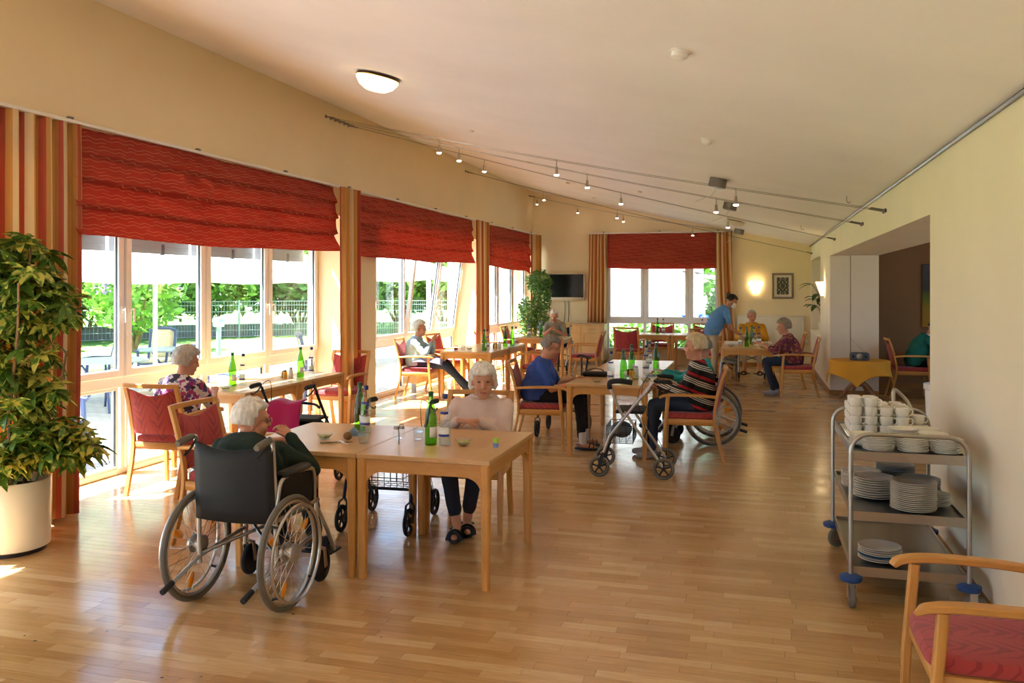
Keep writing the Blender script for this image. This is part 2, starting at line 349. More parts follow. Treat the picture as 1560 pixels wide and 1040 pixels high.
    def mesh(s, name, mat, smooth=False):
        me = bpy.data.meshes.new(name); me.from_pydata(s.v, [], s.f)
        if mat: me.materials.append(MATS[mat] if isinstance(mat, str) else mat)
        if s.uv:
            uvl = me.uv_layers.new(name='UVMap'); idx = [0]*len(me.loops); me.loops.foreach_get('vertex_index', idx)
            uvl.data.foreach_set('uv', [c for i in idx for c in s.uv[i]])
        if smooth:
            me.polygons.foreach_set('use_smooth', [True]*len(me.polygons))
            if smooth != 'all':
                me.set_sharp_from_angle(angle=math.radians(40))
        me.update(); return me
    def build(s, name, mat, parent=None, smooth=True, loc=(0, 0, 0), rz=0, solid=0):
        return link(s.mesh(name, mat, smooth), name, parent, loc, rz, solid)
def link(me, name, parent=None, loc=(0, 0, 0), rz=0, solid=0):
    o = bpy.data.objects.new(name, me); COL.objects.link(o); o.parent = parent; o.location = loc; o.rotation_euler = (0, 0, rz)
    if solid:
        md = o.modifiers.new('thickness', 'SOLIDIFY'); md.thickness = solid; md.offset = 0
    return o
def tag(o, label, cat=None, group=None, kind=None):
    o['label'] = label
    if cat: o['category'] = cat
    if group: o['group'] = group
    if kind: o['kind'] = kind
    return o
def thing(name, label, cat, loc=(0, 0, 0), rz=0, group=None):
    o = bpy.data.objects.new(name, None); COL.objects.link(o); o.location = loc; o.rotation_euler = (0, 0, rz); o.empty_display_size = .1
    return tag(o, label, cat, group)
def struct(name, mb, mat, parent=None, smooth=False):
    o = mb.build(name, mat, parent, smooth)
    if parent is None: o['kind'] = 'structure'
    return o
def sroot(name, loc=(0, 0, 0), rz=0):
    o = bpy.data.objects.new(name, None); COL.objects.link(o); o.location = loc; o.rotation_euler = (0, 0, rz); o['kind'] = 'structure'; return o
KIDS = {}
def dup(root, loc, rz=None, label=None, group=None):
    kids = {}
    for o in COL.objects:
        if o.parent: kids.setdefault(o.parent, []).append(o)
    def cp(o, par):
        c = o.copy(); COL.objects.link(c); c.parent = par
        for ch in kids.get(o, []): cp(ch, c)
        return c
    r = cp(root, None); r.location = loc
    if rz is not None: r.rotation_euler = (0, 0, rz)
    if label: r['label'] = label
    if group: r['group'] = group
    return r
class Pool:   # first call moves the prototype itself, later calls copy it
    def __init__(s, make): s.make = make; s.proto = None
    def put(s, loc, rz, label, group=None):
        if s.proto is None:
            s.proto = s.make(); o = s.proto
            o.location = loc; o.rotation_euler = (0, 0, rz); o['label'] = label
            if group: o['group'] = group
            return o
        return dup(s.proto, loc, rz, label, group)
def arc(cx, cy, r, a0, a1, n): return [(cx+r*math.cos(a0+(a1-a0)*i/n), cy+r*math.sin(a0+(a1-a0)*i/n)) for i in range(n+1)]
def smooth_path(pts, sub=4):
    pts = [Vector(p) for p in pts]; out = []
    for i in range(len(pts)-1):
        p0 = pts[max(i-1, 0)]; p1 = pts[i]; p2 = pts[i+1]; p3 = pts[min(i+2, len(pts)-1)]
        for k in range(sub):
            t = k/sub; out.append(.5*((2*p1)+(p2-p0)*t+(2*p0-5*p1+4*p2-p3)*t*t+(-p0+3*p1-3*p2+p3)*t**3))
    out.append(pts[-1]); return out

# ---------------------------------------------------------------- the room
XL, XR, YB, YF = -5.0, 1.2, 19.54, -3.0
def ceil_z(x): return 3.985-(x+5)*.2185
# floor: dark bed and single parquet strips
floor = struct('floor', MB().box(-5.75, 6.2, YF, YB+.25, -.06, -.012), 'dark_gap')
def in_view(x, y):
    c, s = math.cos(CAM_YAW), math.sin(CAM_YAW); d = -x*s+y*c
    if d < .5: return False
    u = (x*c+y*s)/d; v = 1.72/d
    return abs(u) < .64 and v < 620/1300
W_STRIP = .072; rows = int((YB-1.5)/W_STRIP); strips = []
for r in range(rows):
    y = 1.5+r*W_STRIP; x = -5.7-random.random()*.4
    while x < 6.1:
        Ls = random.choice((.28, .36, .42, .50, .58, .66)); x1 = x+Ls
        a, b = max(x, -5.7), min(x1, 6.15)
        if b-a > .03 and not (y > 16.0 and b > XR+.3) : strips.append((a, b, y))
        x = x1
def vis(q):
    xs = (q[0], (q[0]+q[1])/2, q[1]); return any(in_view(x, q[2]+.03) for x in xs)
strips.sort(key=lambda q: (0 if vis(q) else 1, ((q[0]+q[1])/2)**2+q[2]**2))
unit = MB().box(0, 1, 0, W_STRIP-.0012, -.012, 0).mesh('floor_plank', 'parquet')
for a, b, y in strips[:300]:
    o = link(unit, 'floor_plank', floor, (a, y, 0)); o.scale = (b-a-.0012, 1, 1)
rest = MB(); tones = []
for a, b, y in strips[300:]:
    rest.box(a, b-.0012, y, y+W_STRIP-.0012, -.012, 0); tones += [random.random()]*8
ro = rest.build('floor_planks_beyond', 'parquet', floor, False); ro['kind'] = 'stuff'
at = ro.data.attributes.new('tone', 'FLOAT', 'POINT'); at.data.foreach_set('value', tones)
struct('floor_behind', MB().box(-5.7, 6.1, YF, 1.5, -.012, 0), 'parquet')

# ceiling: sloping slab
q = [(-5.9, ceil_z(-5.9)), (6.3, 2.45), (6.3, 2.85), (-5.9, ceil_z(-5.9)+.25)]
struct('ceiling', MB().prism([(-5.9, ceil_z(-5.9)), (XR+.72, ceil_z(XR+.72)), (XR+.72, ceil_z(XR+.72)+.3), (-5.9, ceil_z(-5.9)+.3)], 1, YF-.2, YB+.3), 'ceiling_white')
struct('ceiling_side_room', MB().box(XR+.7, 6.3, 4.0, 16.4, 2.56, 2.8), 'ceiling_white')

# left wall: piers, upper band; the glazing stands recessed behind it
XG = -5.65; XG3 = -5.2
BAY0 = (0.35, 5.0); BAY1 = (5.42, 10.28); BAY2 = (10.80, 15.72); BAY3 = (15.98, 19.40)
wl = MB(); wl.box(-5.75, XL, YF, YB+.25, 2.62, 4.15)
for a, b in ((YF, BAY0[0]), (BAY0[1], BAY1[0]), (BAY1[1], BAY2[0]), (BAY2[1], BAY3[0]), (BAY3[1], YB+.25)): wl.box(-5.75, XL, a, b, -.05, 2.62)
wall_left = struct('wall_left', wl, 'wall_cream')
# back wall with window
BW = (-3.25, -0.72)
wb = MB(); wb.box(-5.75, BW[0], YB, YB+.25, -.05, 4.2); wb.box(BW[1], XR+.7, YB, YB+.25, -.05, 4.2); wb.box(BW[0], BW[1], YB, YB+.25, 2.3, 4.2); wb.box(BW[0], BW[1], YB, YB+.25, -.05, .28)
struct('wall_back', wb, 'wall_back')
# right wall with the wide opening and the niche
OP = (6.58, 14.66); NI = (16.75, 19.2); TW = .73
wr = MB(); wr.box(XR, XR+TW, YF, OP[0], -.05, 3.0); wr.box(XR, XR+TW, OP[0], OP[1], 2.235, 3.0)
wr.box(XR, XR+TW, OP[1], NI[0], -.05, 3.0); wr.box(XR, XR+TW, NI[0], NI[1], -.05, .80); wr.box(XR, XR+TW, NI[0], NI[1], 2.30, 3.0)
wr.box(XR, XR+TW, NI[1], YB, -.05, 3.0); wr.box(XR+.45, XR+TW, NI[0], NI[1], .80, 2.30)
struct('wall_right', wr, 'wall_right')
FW = (-4.6, -1.6)  # opening for the unseen window added behind the camera
struct('wall_front', MB().box(-5.75, FW[0], YF-.2, YF, -.05, 4.2).box(FW[1], XR+TW, YF-.2, YF, -.05, 4.2).box(FW[0], FW[1], YF-.2, YF, -.05, .1).box(FW[0], FW[1], YF-.2, YF, 2.5, 4.2), 'wall_cream')
struct('wall_side_room', MB().box(XR+TW, 6.3, 16.0, 16.2, -.05, 2.8), 'wall_dimmed_brown')
struct('wall_side_room_end', MB().box(6.1, 6.3, 4.0, 7.0, -.05, 2.8).box(6.1, 6.3, 13.0, 16.0, -.05, 2.8).box(6.1, 6.3, 7.0, 13.0, -.05, .9).box(6.1, 6.3, 7.0, 13.0, 2.3, 2.8), 'wall_dimmed_brown')  # gap takes the side room's added window
struct('wall_side_room_near', MB().box(XR+TW, 6.3, 4.0, 4.2, -.05, 2.8), 'wall_dimmed_brown')
struct('wall_pier_joint', MB().box(1.502, 1.512, OP[1]-.004, OP[1], .0, 2.235), 'frame_taupe')
struct('sill_1', MB().box(XR-.03, XR+.45, NI[0]+.0, NI[1], .80, .825), 'radiator_white')
# baseboards and ceiling trim
struct('baseboard_right', MB().box(XR-.014, XR, YF, OP[0], 0, .07).box(XR-.014, XR, OP[1], YB, 0, .07), 'skirting')
struct('baseboard_pier', MB().box(XR, XR+TW, OP[1]-.014, OP[1], 0, .07), 'skirting')
struct('baseboard_back', MB().box(XL, BW[0], YB-.014, YB, 0, .07).box(BW[1], XR-.014, YB-.014, YB, 0, .07), 'skirting')
struct('baseboard_side_room', MB().box(XR+TW, 6.1, 15.986, 16.0, 0, .07), 'skirting')
struct('trim_1', MB().tube([(XR-.01, YF, ceil_z(XR)-.015), (XR-.01, YB, ceil_z(XR)-.015)], .014, 6), 'steel_dark')

# ---------------------------------------------------------------- windows
def handle_mesh():
    mb = MB(); mb.box(0, .012, -.014, .014, -.035, .035, c=.004); mb.tube([(.01, 0, .0), (.045, 0, .0)], .008, 8)
    mb.path_bar([(.045, 0, .01), (.05, .0, -.03), (.05, 0, -.12)], .02, .014, (1, 0, 0)); return mb.mesh('window_handle', 'white_plastic', True)
HANDLE = handle_mesh()
def frame_rect(mb, x0, x1, ya, yb, za, zb, w, c=.006):
    mb.box(x0, x1, ya, ya+w, za, zb, c=c); mb.box(x0, x1, yb-w, yb, za, zb, c=c); mb.box(x0, x1, ya+w, yb-w, za, za+w, c=c); mb.box(x0, x1, ya+w, yb-w, zb-w, zb, c=c)
win_n = 0
def window_bay(x, bay, n, tilt=(), post_w=.06, zt=2.62):
    global win_n
    win_n += 1; root = sroot('window_%d' % win_n, (x, bay[0], 0)); L = bay[1]-bay[0]; w = L/n
    fr = MB(); frame_rect(fr, -.05, .03, 0, L, .0, zt, .055); fr.box(-.05, .03, .05, L-.05, .80, .90, c=.006)
    for k in range(1, n):
        ww = post_w if k % 2 == 0 else .03
        fr.box(-.05, .03, k*w-ww/2, k*w+ww/2, .89, zt-.05, c=.005); fr.box(-.05, .03, k*w-.03, k*w+.03, .05, .81, c=.005)
    fr.build('window_frame', 'white_frame', root, False)
    for k in range(n):
        y0, y1 = k*w+.03, (k+1)*w-.03
        gm = MB(); frame_rect(gm, -.035, .02, y0+.02, y1-.02, .05, .80, .028)
        lo = gm.build('lower_sash', 'white_frame', root, False)
        MB().box(-.006, .002, y0+.05, y1-.05, .075, .775).build('glass_pane', 'window_glass', lo, False)
        MB().box(-.004, .012, y1-.058, y1-.048, .078, .772).build('gasket', 'gasket', lo, False)
        za, zb = .90, zt-.05
        s = MB(); frame_rect(s, .0, .06, y0-.012, y1+.012, 0, zb-za, .068)
        so = s.build('sash', 'white_frame', root, False); so.location = (0, 0, za)
        if k in tilt: so.rotation_euler = (0, math.radians(tilt[k]), 0)
        MB().box(.018, .026, y0+.05, y1-.05, .06, zb-za-.06).build('glass_pane', 'window_glass', so, False)
        MB().box(.02, .04, y1-.058, y1-.048, .065, zb-za-.065).build('gasket', 'gasket', so, False)
        hy = y1-.025 if k % 2 == 0 else y0+.025
        link(HANDLE, 'window_handle', so, (.06, hy, .62))
    return root
window_bay(XG, BAY0, 4)
window_bay(XG, BAY1, 4)
window_bay(XG, BAY2, 4, {2: 7.5, 3: 7.5})
window_bay(XG3, BAY3, 3)
# back window: three casements above, low glazing below
def back_window():
    global win_n
    win_n += 1; root = sroot('window_%d' % win_n, (BW[1], YB+.08, 0), PI/2)   # local y runs towards -x
    L = BW[1]-BW[0]; fr = MB(); frame_rect(fr, -.05, .03, 0, L, .28, 2.3, .055); fr.box(-.05, .03, .05, L-.05, .90, .99, c=.006)
    ys = (.0, .66, 1.66, L)
    for k in (1, 2): fr.box(-.05, .03, ys[k]-.035, ys[k]+.035, .98, 2.25, c=.005); fr.box(-.05, .03, ys[k]-.03, ys[k]+.03, .33, .91, c=.005)
    fr.build('window_frame', 'white_frame', root, False)
    for k in range(3):
        y0, y1 = ys[k]+.03, ys[k+1]-.03
        MB().box(-.006, .002, y0, y1, .33, .91).build('glass_pane', 'window_glass', root, False)
        s = MB(); frame_rect(s, -.06, .0, y0-.01, y1+.01, 0, 1.27, .07); so = s.build('sash', 'white_frame', root, False); so.location = (0, 0, .985)
        MB().box(-.026, -.018, y0+.05, y1-.05, .06, 1.21).build('glass_pane', 'window_glass', so, False)
        h = link(HANDLE, 'window_handle', so, (-.06, y1-.03 if k != 2 else y0+.03, .6)); h.rotation_euler = (0, 0, PI)
    return root
def added_window(loc, rz, L, z0, z1, n):  # unseen glazing, added only to let more daylight in
    global win_n
    win_n += 1; root = sroot('window_%d' % win_n, loc, rz); fr = MB(); frame_rect(fr, -.04, .04, 0, L, z0, z1, .06)
    for k in range(1, n): fr.box(-.04, .04, L*k/n-.04, L*k/n+.04, z0+.05, z1-.05)
    fr.build('window_frame', 'white_frame', root, False)
    for k in range(n): MB().box(-.004, .004, L*k/n+.03, L*(k+1)/n-.03, z0+.05, z1-.05).build('glass_pane', 'window_glass', root, False)
added_window((FW[1], YF-.1, 0), PI/2, FW[1]-FW[0], .1, 2.5, 3)  # added behind the camera to brighten ceiling and right wall
added_window((6.2, 7.0, 0), 0, 6.0, .9, 2.3, 5)  # added out of view to light the side room
bwroot = back_window(); bwroot.rotation_euler = (0, 0, PI/2)

# ---------------------------------------------------------------- outside the windows
struct('ground_patio', MB().box(-11.5, -5.75, -6, 24, -.2, -.05).box(-5.75, 3, YB+.25, 23.2, -.2, -.05).box(-11.5, 12, -12, YF-.2, -.2, -.05).box(6.3, 14, -3, 24, -.2, -.05), 'patio_stone')
struct('ground_lawn', MB().box(-70, -11.5, -20, 80, -.25, -.07).box(-11.5, 30, 24, 80, -.25, -.07), 'lawn_soil')
def leaf_cloud(mb, c, r, n, size, seed, shell=.45):
    rnd = random.Random(seed)
    for i in range(n):
        while True:
            p = V(rnd.uniform(-1, 1), rnd.uniform(-1, 1), rnd.uniform(-1, 1))
            if shell < p.length < 1: break
        k = 1+.25*noise.noise(p*2.2+V(seed, 0, 0))
        q = V(c[0]+p.x*r[0]*k, c[1]+p.y*r[1]*k, c[2]+p.z*r[2]*k)
        if q.z < 0: continue
        a = V(rnd.uniform(-1, 1), rnd.uniform(-1, 1), rnd.uniform(-.6, .6)).normalized(); b = a.cross(V(rnd.uniform(-1, 1), rnd.uniform(-1, 1), rnd.uniform(-1, 1))).normalized()
        s = size*rnd.uniform(.6, 1.3)
        mb.add([q-a*s, q-b*s*.45+a*s*.1, q+a*s, q+b*s*.45+a*s*.1], [(0, 1, 2, 3)])
def bush(name, label, cat, x, y, r, h, mat, n=1500, size=.16, seed=1, trunk=True, group=None, bloom=None):
    root = thing(name, label, cat, (x, y, -.07), 0, group)
    mb = MB(); z0 = h*.52 if not trunk else h*.6
    leaf_cloud(mb, (0, 0, z0), (r, r, h-z0), n, size, seed)
    fo = mb.build('foliage', mat, root, False); fo['kind'] = 'stuff'
    tb = MB()
    for k in range(5):
        a = 2*PI*k/5+seed; tb.tube([(0, 0, 0), (r*.2*math.cos(a), r*.2*math.sin(a), h*.3), (r*.55*math.cos(a), r*.55*math.sin(a), h*.75)], [.06*h/3, .045*h/3, .015], 6)
    tb.build('trunk', 'bark', root)
    if bloom:
        for k in range(bloom):
            a = random.uniform(0, 2*PI); e = random.uniform(.2, 1.1); bb = MB()
            c = V(r*.95*math.cos(a)*math.cos(e), r*.95*math.sin(a)*math.cos(e), z0+(h-z0)*.95*math.sin(e))
            leaf_cloud(bb, c, (.12, .12, .26), 60, .05, k+5, .1); bo = bb.build('blossom', 'lilac_bloom', root, False); bo['kind'] = 'stuff'
    return root
for i, (px, py, r, h, m, lab) in enumerate([
    (-22.5, 19.5, 2.2, 3.6, 'hedge_leaf', 'light green bushy shrub beyond the lawn behind the curtain side'),
    (-20.5, 22.5, 2.3, 3.4, 'tree_leaf', 'full green shrub growing beside the lilac beyond the lawn'),
    (-19.0, 27.0, 2.4, 3.3, 'hedge_leaf', 'rounded light shrub behind the mesh fence and garden lamp'),
    (-16.5, 29.5, 2.2, 3.2, 'tree_leaf', 'green garden shrub behind the fence beside the last pane of the first bay'),
    (-13.0, 31.5, 2.4, 3.5, 'hedge_leaf', 'light leafy shrub behind the fence in the second window bay'),
    (-11.8, 33.5, 2.2, 3.4, 'tree_leaf', 'green shrub behind the fence seen past the tilted sash'),
    (-14.8, 30.6, 2.2, 3.6, 'tree_leaf', 'dark green shrub filling the gap behind the fence in the second bay'),
    (-20.0, 25.0, 2.0, 3.2, 'tree_leaf', 'dark green shrub between the lilac and the garden lamp'),
    (-24.5, 16.5, 2.4, 3.8, 'tree_leaf', 'dark green shrub far behind the patio chairs'),
    (-8.75, 30.0, 1.7, 4.8, 'tree_leaf', 'tall dark green tree seen through the third window bay'),
    (-7.75, 30.4, 1.5, 5.0, 'tree_leaf', 'dark green tree seen beside the ficus through the last panes')]):
    bush('garden_shrub', lab, 'shrub', px-1.1, py+1.3, r*1.25, h*1.1, m, 2300, .22, i+1, group='shrubs beyond the lawn')
bush('lilac_bush', 'lilac bush with purple blossoms beyond the parasol pole', 'shrub', -16.8, 20.3, 1.35, 2.6, 'hedge_leaf', 1300, .15, 21, bloom=10)
bush('low_shrub', 'low round pale green shrub on the far lawn edge', 'shrub', -19.0, 19.2, .9, 1.0, 'hedge_leaf', 700, .12, 31, trunk=False)
bush('ground_hedge', 'low leafy hedge right outside the back window', 'hedge', -2.2, 21.3, 1.7, .95, 'hedge_leaf', 1600, .10, 41, trunk=False)
bush('ivy_wall_shrub', 'dark green ivy clad shrub under the pergola outside the back window', 'shrub', -.82, 25.2, .5, 1.75, 'tree_leaf', 1600, .10, 51, trunk=False)
bush('sunlit_tree', 'sunlit light green tree above the pergola roof', 'tree', -1.0, 33.0, 3.2, 5.2, 'hedge_leaf', 1800, .25, 61)
# mesh fence: posts and panels of wires
fp = [(-26, 17), (-23.0, 20.5), (-20.2, 24.0), (-17.6, 26.6), (-15.0, 28.6), (-12.4, 29.9), (-9.8, 30.4), (-7.2, 30.6)]
fence = thing('mesh_fence', 'grey wire panel fence along the far edge of the lawn', 'fence', (0, 0, -.07))
for i in range(len(fp)-1):
    a, b = V(*fp[i], 0), V(*fp[i+1], 0); d = (b-a); n = 12
    MB().bar(a, a+V(0, 0, 1.35), .06, .06, (1, 0, 0)).build('fence_post', 'fence_grey', fence)
    w = MB()
    for k in range(1, n*3): p = a+d*(k/(n*3)); w.bar(p+V(0, 0, .05), p+V(0, 0, 1.3), .010, .010, (1, 0, 0))
    for z in (.06, .28, .5, .72, .94, 1.16, 1.3): w.bar(a+V(0, 0, z), b+V(0, 0, z), .018, .018)
    w.build('wire_panel', 'fence_grey', fence, False)
gw = MB()
for i in range(len(fp)-1):
    a, b = V(*fp[i], 0)+V(-.6, .6, 0), V(*fp[i+1], 0)+V(-.6, .6, 0)
    gw.bar(a+V(0, 0, .22), b+V(0, 0, .22), .25, .5)
tag(gw.build('garden_wall', 'dark_stone', None, False, (0, 0, -.07)), 'low dark stone wall running behind the wire fence', 'wall')
# bollard lamp on the lawn
bl = thing('garden_lamp', 'pale bollard lamp with domed cap on the lawn', 'lamp', (-13.1, 18.9, -.07))
MB().lathe([(.06, 0), (.06, .8)], 12).build('post', 'fence_grey', bl); MB().lathe([(.13, .8), (.14, .88), (.14, .9)], 14).build('lamp_head', 'white_plastic', bl)
MB().lathe([(.17, .92), (.15, 1.0), (.03, 1.05)], 14).build('cap', 'fence_grey', bl)
# parasols
def parasol(label, x, y, R=2.2, ze=2.02, za=2.75, rz=0):
    p = thing('parasol', label, 'parasol', (x, y, -.05), rz, 'white garden parasols on the patio')
    MB().lathe([(.42, 0), (.42, .09), (.06, .12)], 20).build('base', 'concrete_edge', p)
    MB().tube([(0, 0, .1), (0, 0, za)], .035, 12).build('pole', 'white_plastic', p)
    n = 8; rim = [V(R*math.cos(2*PI*k/n+PI/8), R*math.sin(2*PI*k/n+PI/8), ze) for k in range(n)]
    mb = MB(); mb.add([V(0, 0, za)]+rim, [(0, k+1, (k+1) % n+1) for k in range(n)])
    mb.build('canopy', 'parasol_white', p, False, solid=.006)
    vb = MB()
    for k in range(n):
        a, b = rim[k], rim[(k+1) % n]; m = 8; row = []
        for j in range(m+1): q = a.lerp(b, j/m); row += [q, V(q.x, q.y, ze-.13-.06*math.sin(PI*j/m))]
        vb.add(row, [(2*j, 2*j+2, 2*j+3, 2*j+1) for j in range(m)])
    vb.build('valance', 'parasol_white', p, False, solid=.005)
    for k in range(n): MB().tube([rim[k]*.98+V(0, 0, .02), V(0, 0, za-.04)], .012, 5).build('rib', 'white_plastic', p)
parasol('white parasol with scalloped valance and pole outside the first window bay', -9.1, 11.46, 2.9)
parasol('white parasol further along the patio outside the second window bay', -8.6, 17.6, 2.4, 2.1, 2.85)
# garden chairs and tables
def garden_chair():
    g = thing('garden_chair', '', 'chair', group='blue plastic garden chairs')
    for sx in (-1, 1):
        MB().path_bar([(sx*.25, .24, 0), (sx*.24, .20, .42), (sx*.26, .18, .64)], .045, .04, (1, 0, 0)).build('leg', 'garden_blue', g)
        MB().path_bar([(sx*.24, -.30, 0), (sx*.23, -.22, .42), (sx*.22, -.36, 1.0)], .05, .045, (1, 0, 0)).build('leg', 'garden_blue', g)
        MB().path_bar([(sx*.26, -.26, .66), (sx*.28, .0, .67), (sx*.27, .22, .64)], .06, .03).build('armrest', 'garden_blue', g)
    MB().box(-.25, .25, -.24, .24, .40, .43, c=.01).build('seat', 'garden_blue', g); MB().box(-.22, .22, -.2, .22, .43, .48, c=.02).build('cushion', 'cushion_beige', g)
    MB().path_bar([(-.22, -.36, .98), (-.1, -.37, 1.03), (.1, -.37, 1.03), (.22, -.36, .98)], .05, .07, (0, 1, 0)).build('top_rail', 'garden_blue', g)
    MB().grid(lambda u, v: (-.2+.4*u, -.24-.12*v+.02*math.sin(PI*u), .5+.5*v), 4, 4).build('backrest', 'cushion_beige', g, solid=.03)
    return g
GC = Pool(garden_chair)
GC.put((-9.9, 11.1, -.05), PI*.8, 'blue garden chair with beige pad at the patio table behind the first pane')
GC.put((-10.3, 13.0, -.05), PI*1.1, 'blue garden chair with pale back beside the parasol pole')
GC.put((-6.65, 6.85, -.05), -PI*.42, 'blue garden chair close to the glass beside the big potted plant')
GC.put((-6.8, 12.6, -.05), -PI*.3, 'blue garden chair close outside the second window bay')
GC.put((-6.5, 9.2, -.05), -PI*.55, 'blue garden chair outside behind the window table')
def garden_table(x, y, label):
    t = thing('garden_table', label, 'table', (x, y, -.05), 0, 'patio tables')
    MB().lathe([(.02, .70), (.55, .70), (.56, .715), (.55, .73), (.02, .73)], 24).build('tabletop', 'fence_grey', t)
    for k in range(4):
        a = PI/4+k*PI/2; MB().tube(smooth_path([(.4*math.cos(a), .4*math.sin(a), 0), (.18*math.cos(a), .18*math.sin(a), .35), (.36*math.cos(a), .36*math.sin(a), .7)], 4), .018, 6).build('leg', 'garden_blue', t)
garden_table(-9.0, 10.3, 'round grey patio table near the curtain side of the terrace')
garden_table(-9.55, 12.5, 'round grey patio table beside the parasol pole')
# half lowered roller shutters outside the first bay
for k in range(4):
    w = (BAY1[1]-BAY1[0])/4; y0 = BAY1[0]+k*w
    r = thing('roller_shutter', 'grey slatted roller shutter pulled up above pane %s of the first bay' % ('one', 'two', 'three', 'four')[k], 'shutter', (-5.80, y0, 2.06), 0, 'roller shutters outside the glazing')
    for j in range(8): MB().box(-.008, .008, .02, w-.02, j*.07, j*.07+.0695, c=.003).build('slat', 'shutter_grey', r, False)
    MB().box(-.02, .012, w*.62, w*.62+.05, -.01, .10, c=.005).build('clip', 'bin_grey', r)
# neighbour building and pergola behind the back window
nb = thing('neighbour_building', 'sunlit white building wall close behind the back window', 'building', (-3.9, 24.5, -.05))
MB().box(-5, 2.35, 0, 4, 0, 4.2).build('wall', 'plaster_white', nb, False); MB().box(-5.1, 2.5, -.2, 4.2, 4.2, 4.4).build('roof_edge', 'dark_timber', nb, False)
MB().box(1.98, 2.16, -.02, .01, .6, 1.6).build('drainpipe_panel', 'fence_grey', nb, False)
pg = thing('pergola', 'white timber pergola with slatted roof outside the back window', 'pergola', (-1.1, 22.3, -.05))
for x, y in ((-.3, 0), (1.6, 0), (-.3, 1.6), (1.6, 1.6)): MB().box(x-.06, x+.06, y-.06, y+.06, 0, 1.95, c=.008).build('post', 'plaster_white', pg, False)
for y in (0, 1.6): MB().bar((-.7, y, 2.12), (2.0, y, 1.86), .05, .08).build('beam', 'plaster_white', pg)
for k in range(9): MB().bar((-.6+k*.3, -.3, 2.18-.03*k), (-.6+k*.3, 1.9, 2.18-.03*k), .05, .04).build('rafter', 'dark_timber', pg)
gb = thing('waste_bin', 'grey wheeled waste bin with blue lid outside the back window', 'bin', (-1.55, 23.0, -.05))
MB().lathe([(.24, .08), (.30, 1.0)], 4, Matrix.Rotation(PI/4, 4, 'Z')).build('body', 'bin_grey', gb, False); MB().box(-.26, .26, -.28, .28, 1.0, 1.08, c=.03).build('lid', 'bin_blue', gb)
for s in (-1, 1): MB().lathe([(.1, -.03), (.1, .03)], 12, Matrix.Translation((s*.22, .26, .1)) @ Matrix.Rotation(PI/2, 4, 'Y')).build('wheel', 'black_rubber', gb)
MB().box(.27, .45, -.1, .1, .25, 1.05, c=.05).build('hanging_sack', 'bin_blue', gb)

# ---------------------------------------------------------------- curtains and blinds
def rail(name, label, p0, p1):
    r = thing(name, label, 'curtain rail', (0, 0, 0)); a, b = Vector(p0), Vector(p1)
    MB().bar(a, b, .05, .028).build('track', 'white_plastic', r, False)
    n = int((b-a).length/1.6)
    for k in range(n+1):
        q = a.lerp(b, (k+.3)/(n+.6)); MB().box(q.x-.02, q.x+.02, q.y-.02, q.y+.02, q.z+.012, q.z+.035, c=.004).build('bracket', 'steel_dark', r)
rail('curtain_rail', 'long white curtain rail along the window wall', (-4.92, .2, 2.965), (-4.92, 19.48, 2.965))
rail('curtain_rail', 'short white curtain rail above the back window', (-3.68, 19.44, 2.965), (-.36, 19.44, 2.965))
def curtain(label, p0, p1, zt, zb, folds, depth, reps, shear=(0, 0), seed=0, u0=0):
    p0 = V(*p0); p1 = V(*p1); d = p1-p0; nrm = V(-d.y, d.x).normalized(); L = d.length; rnd = random.Random(seed)
    ph = [rnd.uniform(-.5, .5) for _ in range(folds+2)]; nu = folds*10
    def fn(u, v):
        z = zt+(zb-zt)*v; k = u*folds; i = int(k); jitter = ph[i]*(1-(k-i))+ph[min(i+1, folds)]*(k-i)
        amp = depth*(.55+.45*v)*(1+.3*jitter); w = math.sin(2*PI*k+jitter*1.2)+.25*math.sin(4*PI*k+ph[0]*4+v)
        off = nrm*(amp*w*.6); sw = 1.0+.06*math.sin(3*v+seed)
        p = p0+d*(.5+(u-.5)*sw); return (p.x+off.x+shear[0]*v*v, p.y+off.y+shear[1]*v*v, z)
    mb = MB().grid(fn, nu, 14, lambda u, v: (u*reps+u0, v))
    o = mb.build('curtain', 'curtain_stripes', None, 'all', solid=.004)
    return tag(o, label, 'curtain', 'striped floor length curtains')
curtain('wide striped orange and red curtain behind the large potted plant', (-4.915, 4.35), (-4.915, 5.33), 2.95, .03, 7, .085, 3.2, seed=1)
curtain('striped curtain hanging between the first and second window bays', (-4.81, 9.42), (-4.81, 9.90), 2.95, .03, 5, .06, 1.1, seed=2, u0=.05)
curtain('striped curtain hanging between the second and third window bays', (-4.81, 14.70), (-4.81, 15.40), 2.95, .03, 6, .06, 1.1, seed=3, u0=.05)
curtain('narrow red and white curtain in the corner above the ficus', (-4.92, 19.0), (-4.78, 19.46), 2.95, .05, 3, .04, .5, seed=4, u0=.5)
curtain('striped curtain ending above the sideboard beside the television', (-3.64, 19.42), (-3.24, 19.42), 2.95, .92, 5, .05, 2.4, shear=(-.02, 0), seed=5)
curtain('striped curtain swept aside behind the standing carer', (-.78, 19.40), (-.46, 19.40), 2.95, .12, 4, .04, 1.2, shear=(.16, 0), seed=6, u0=.2)
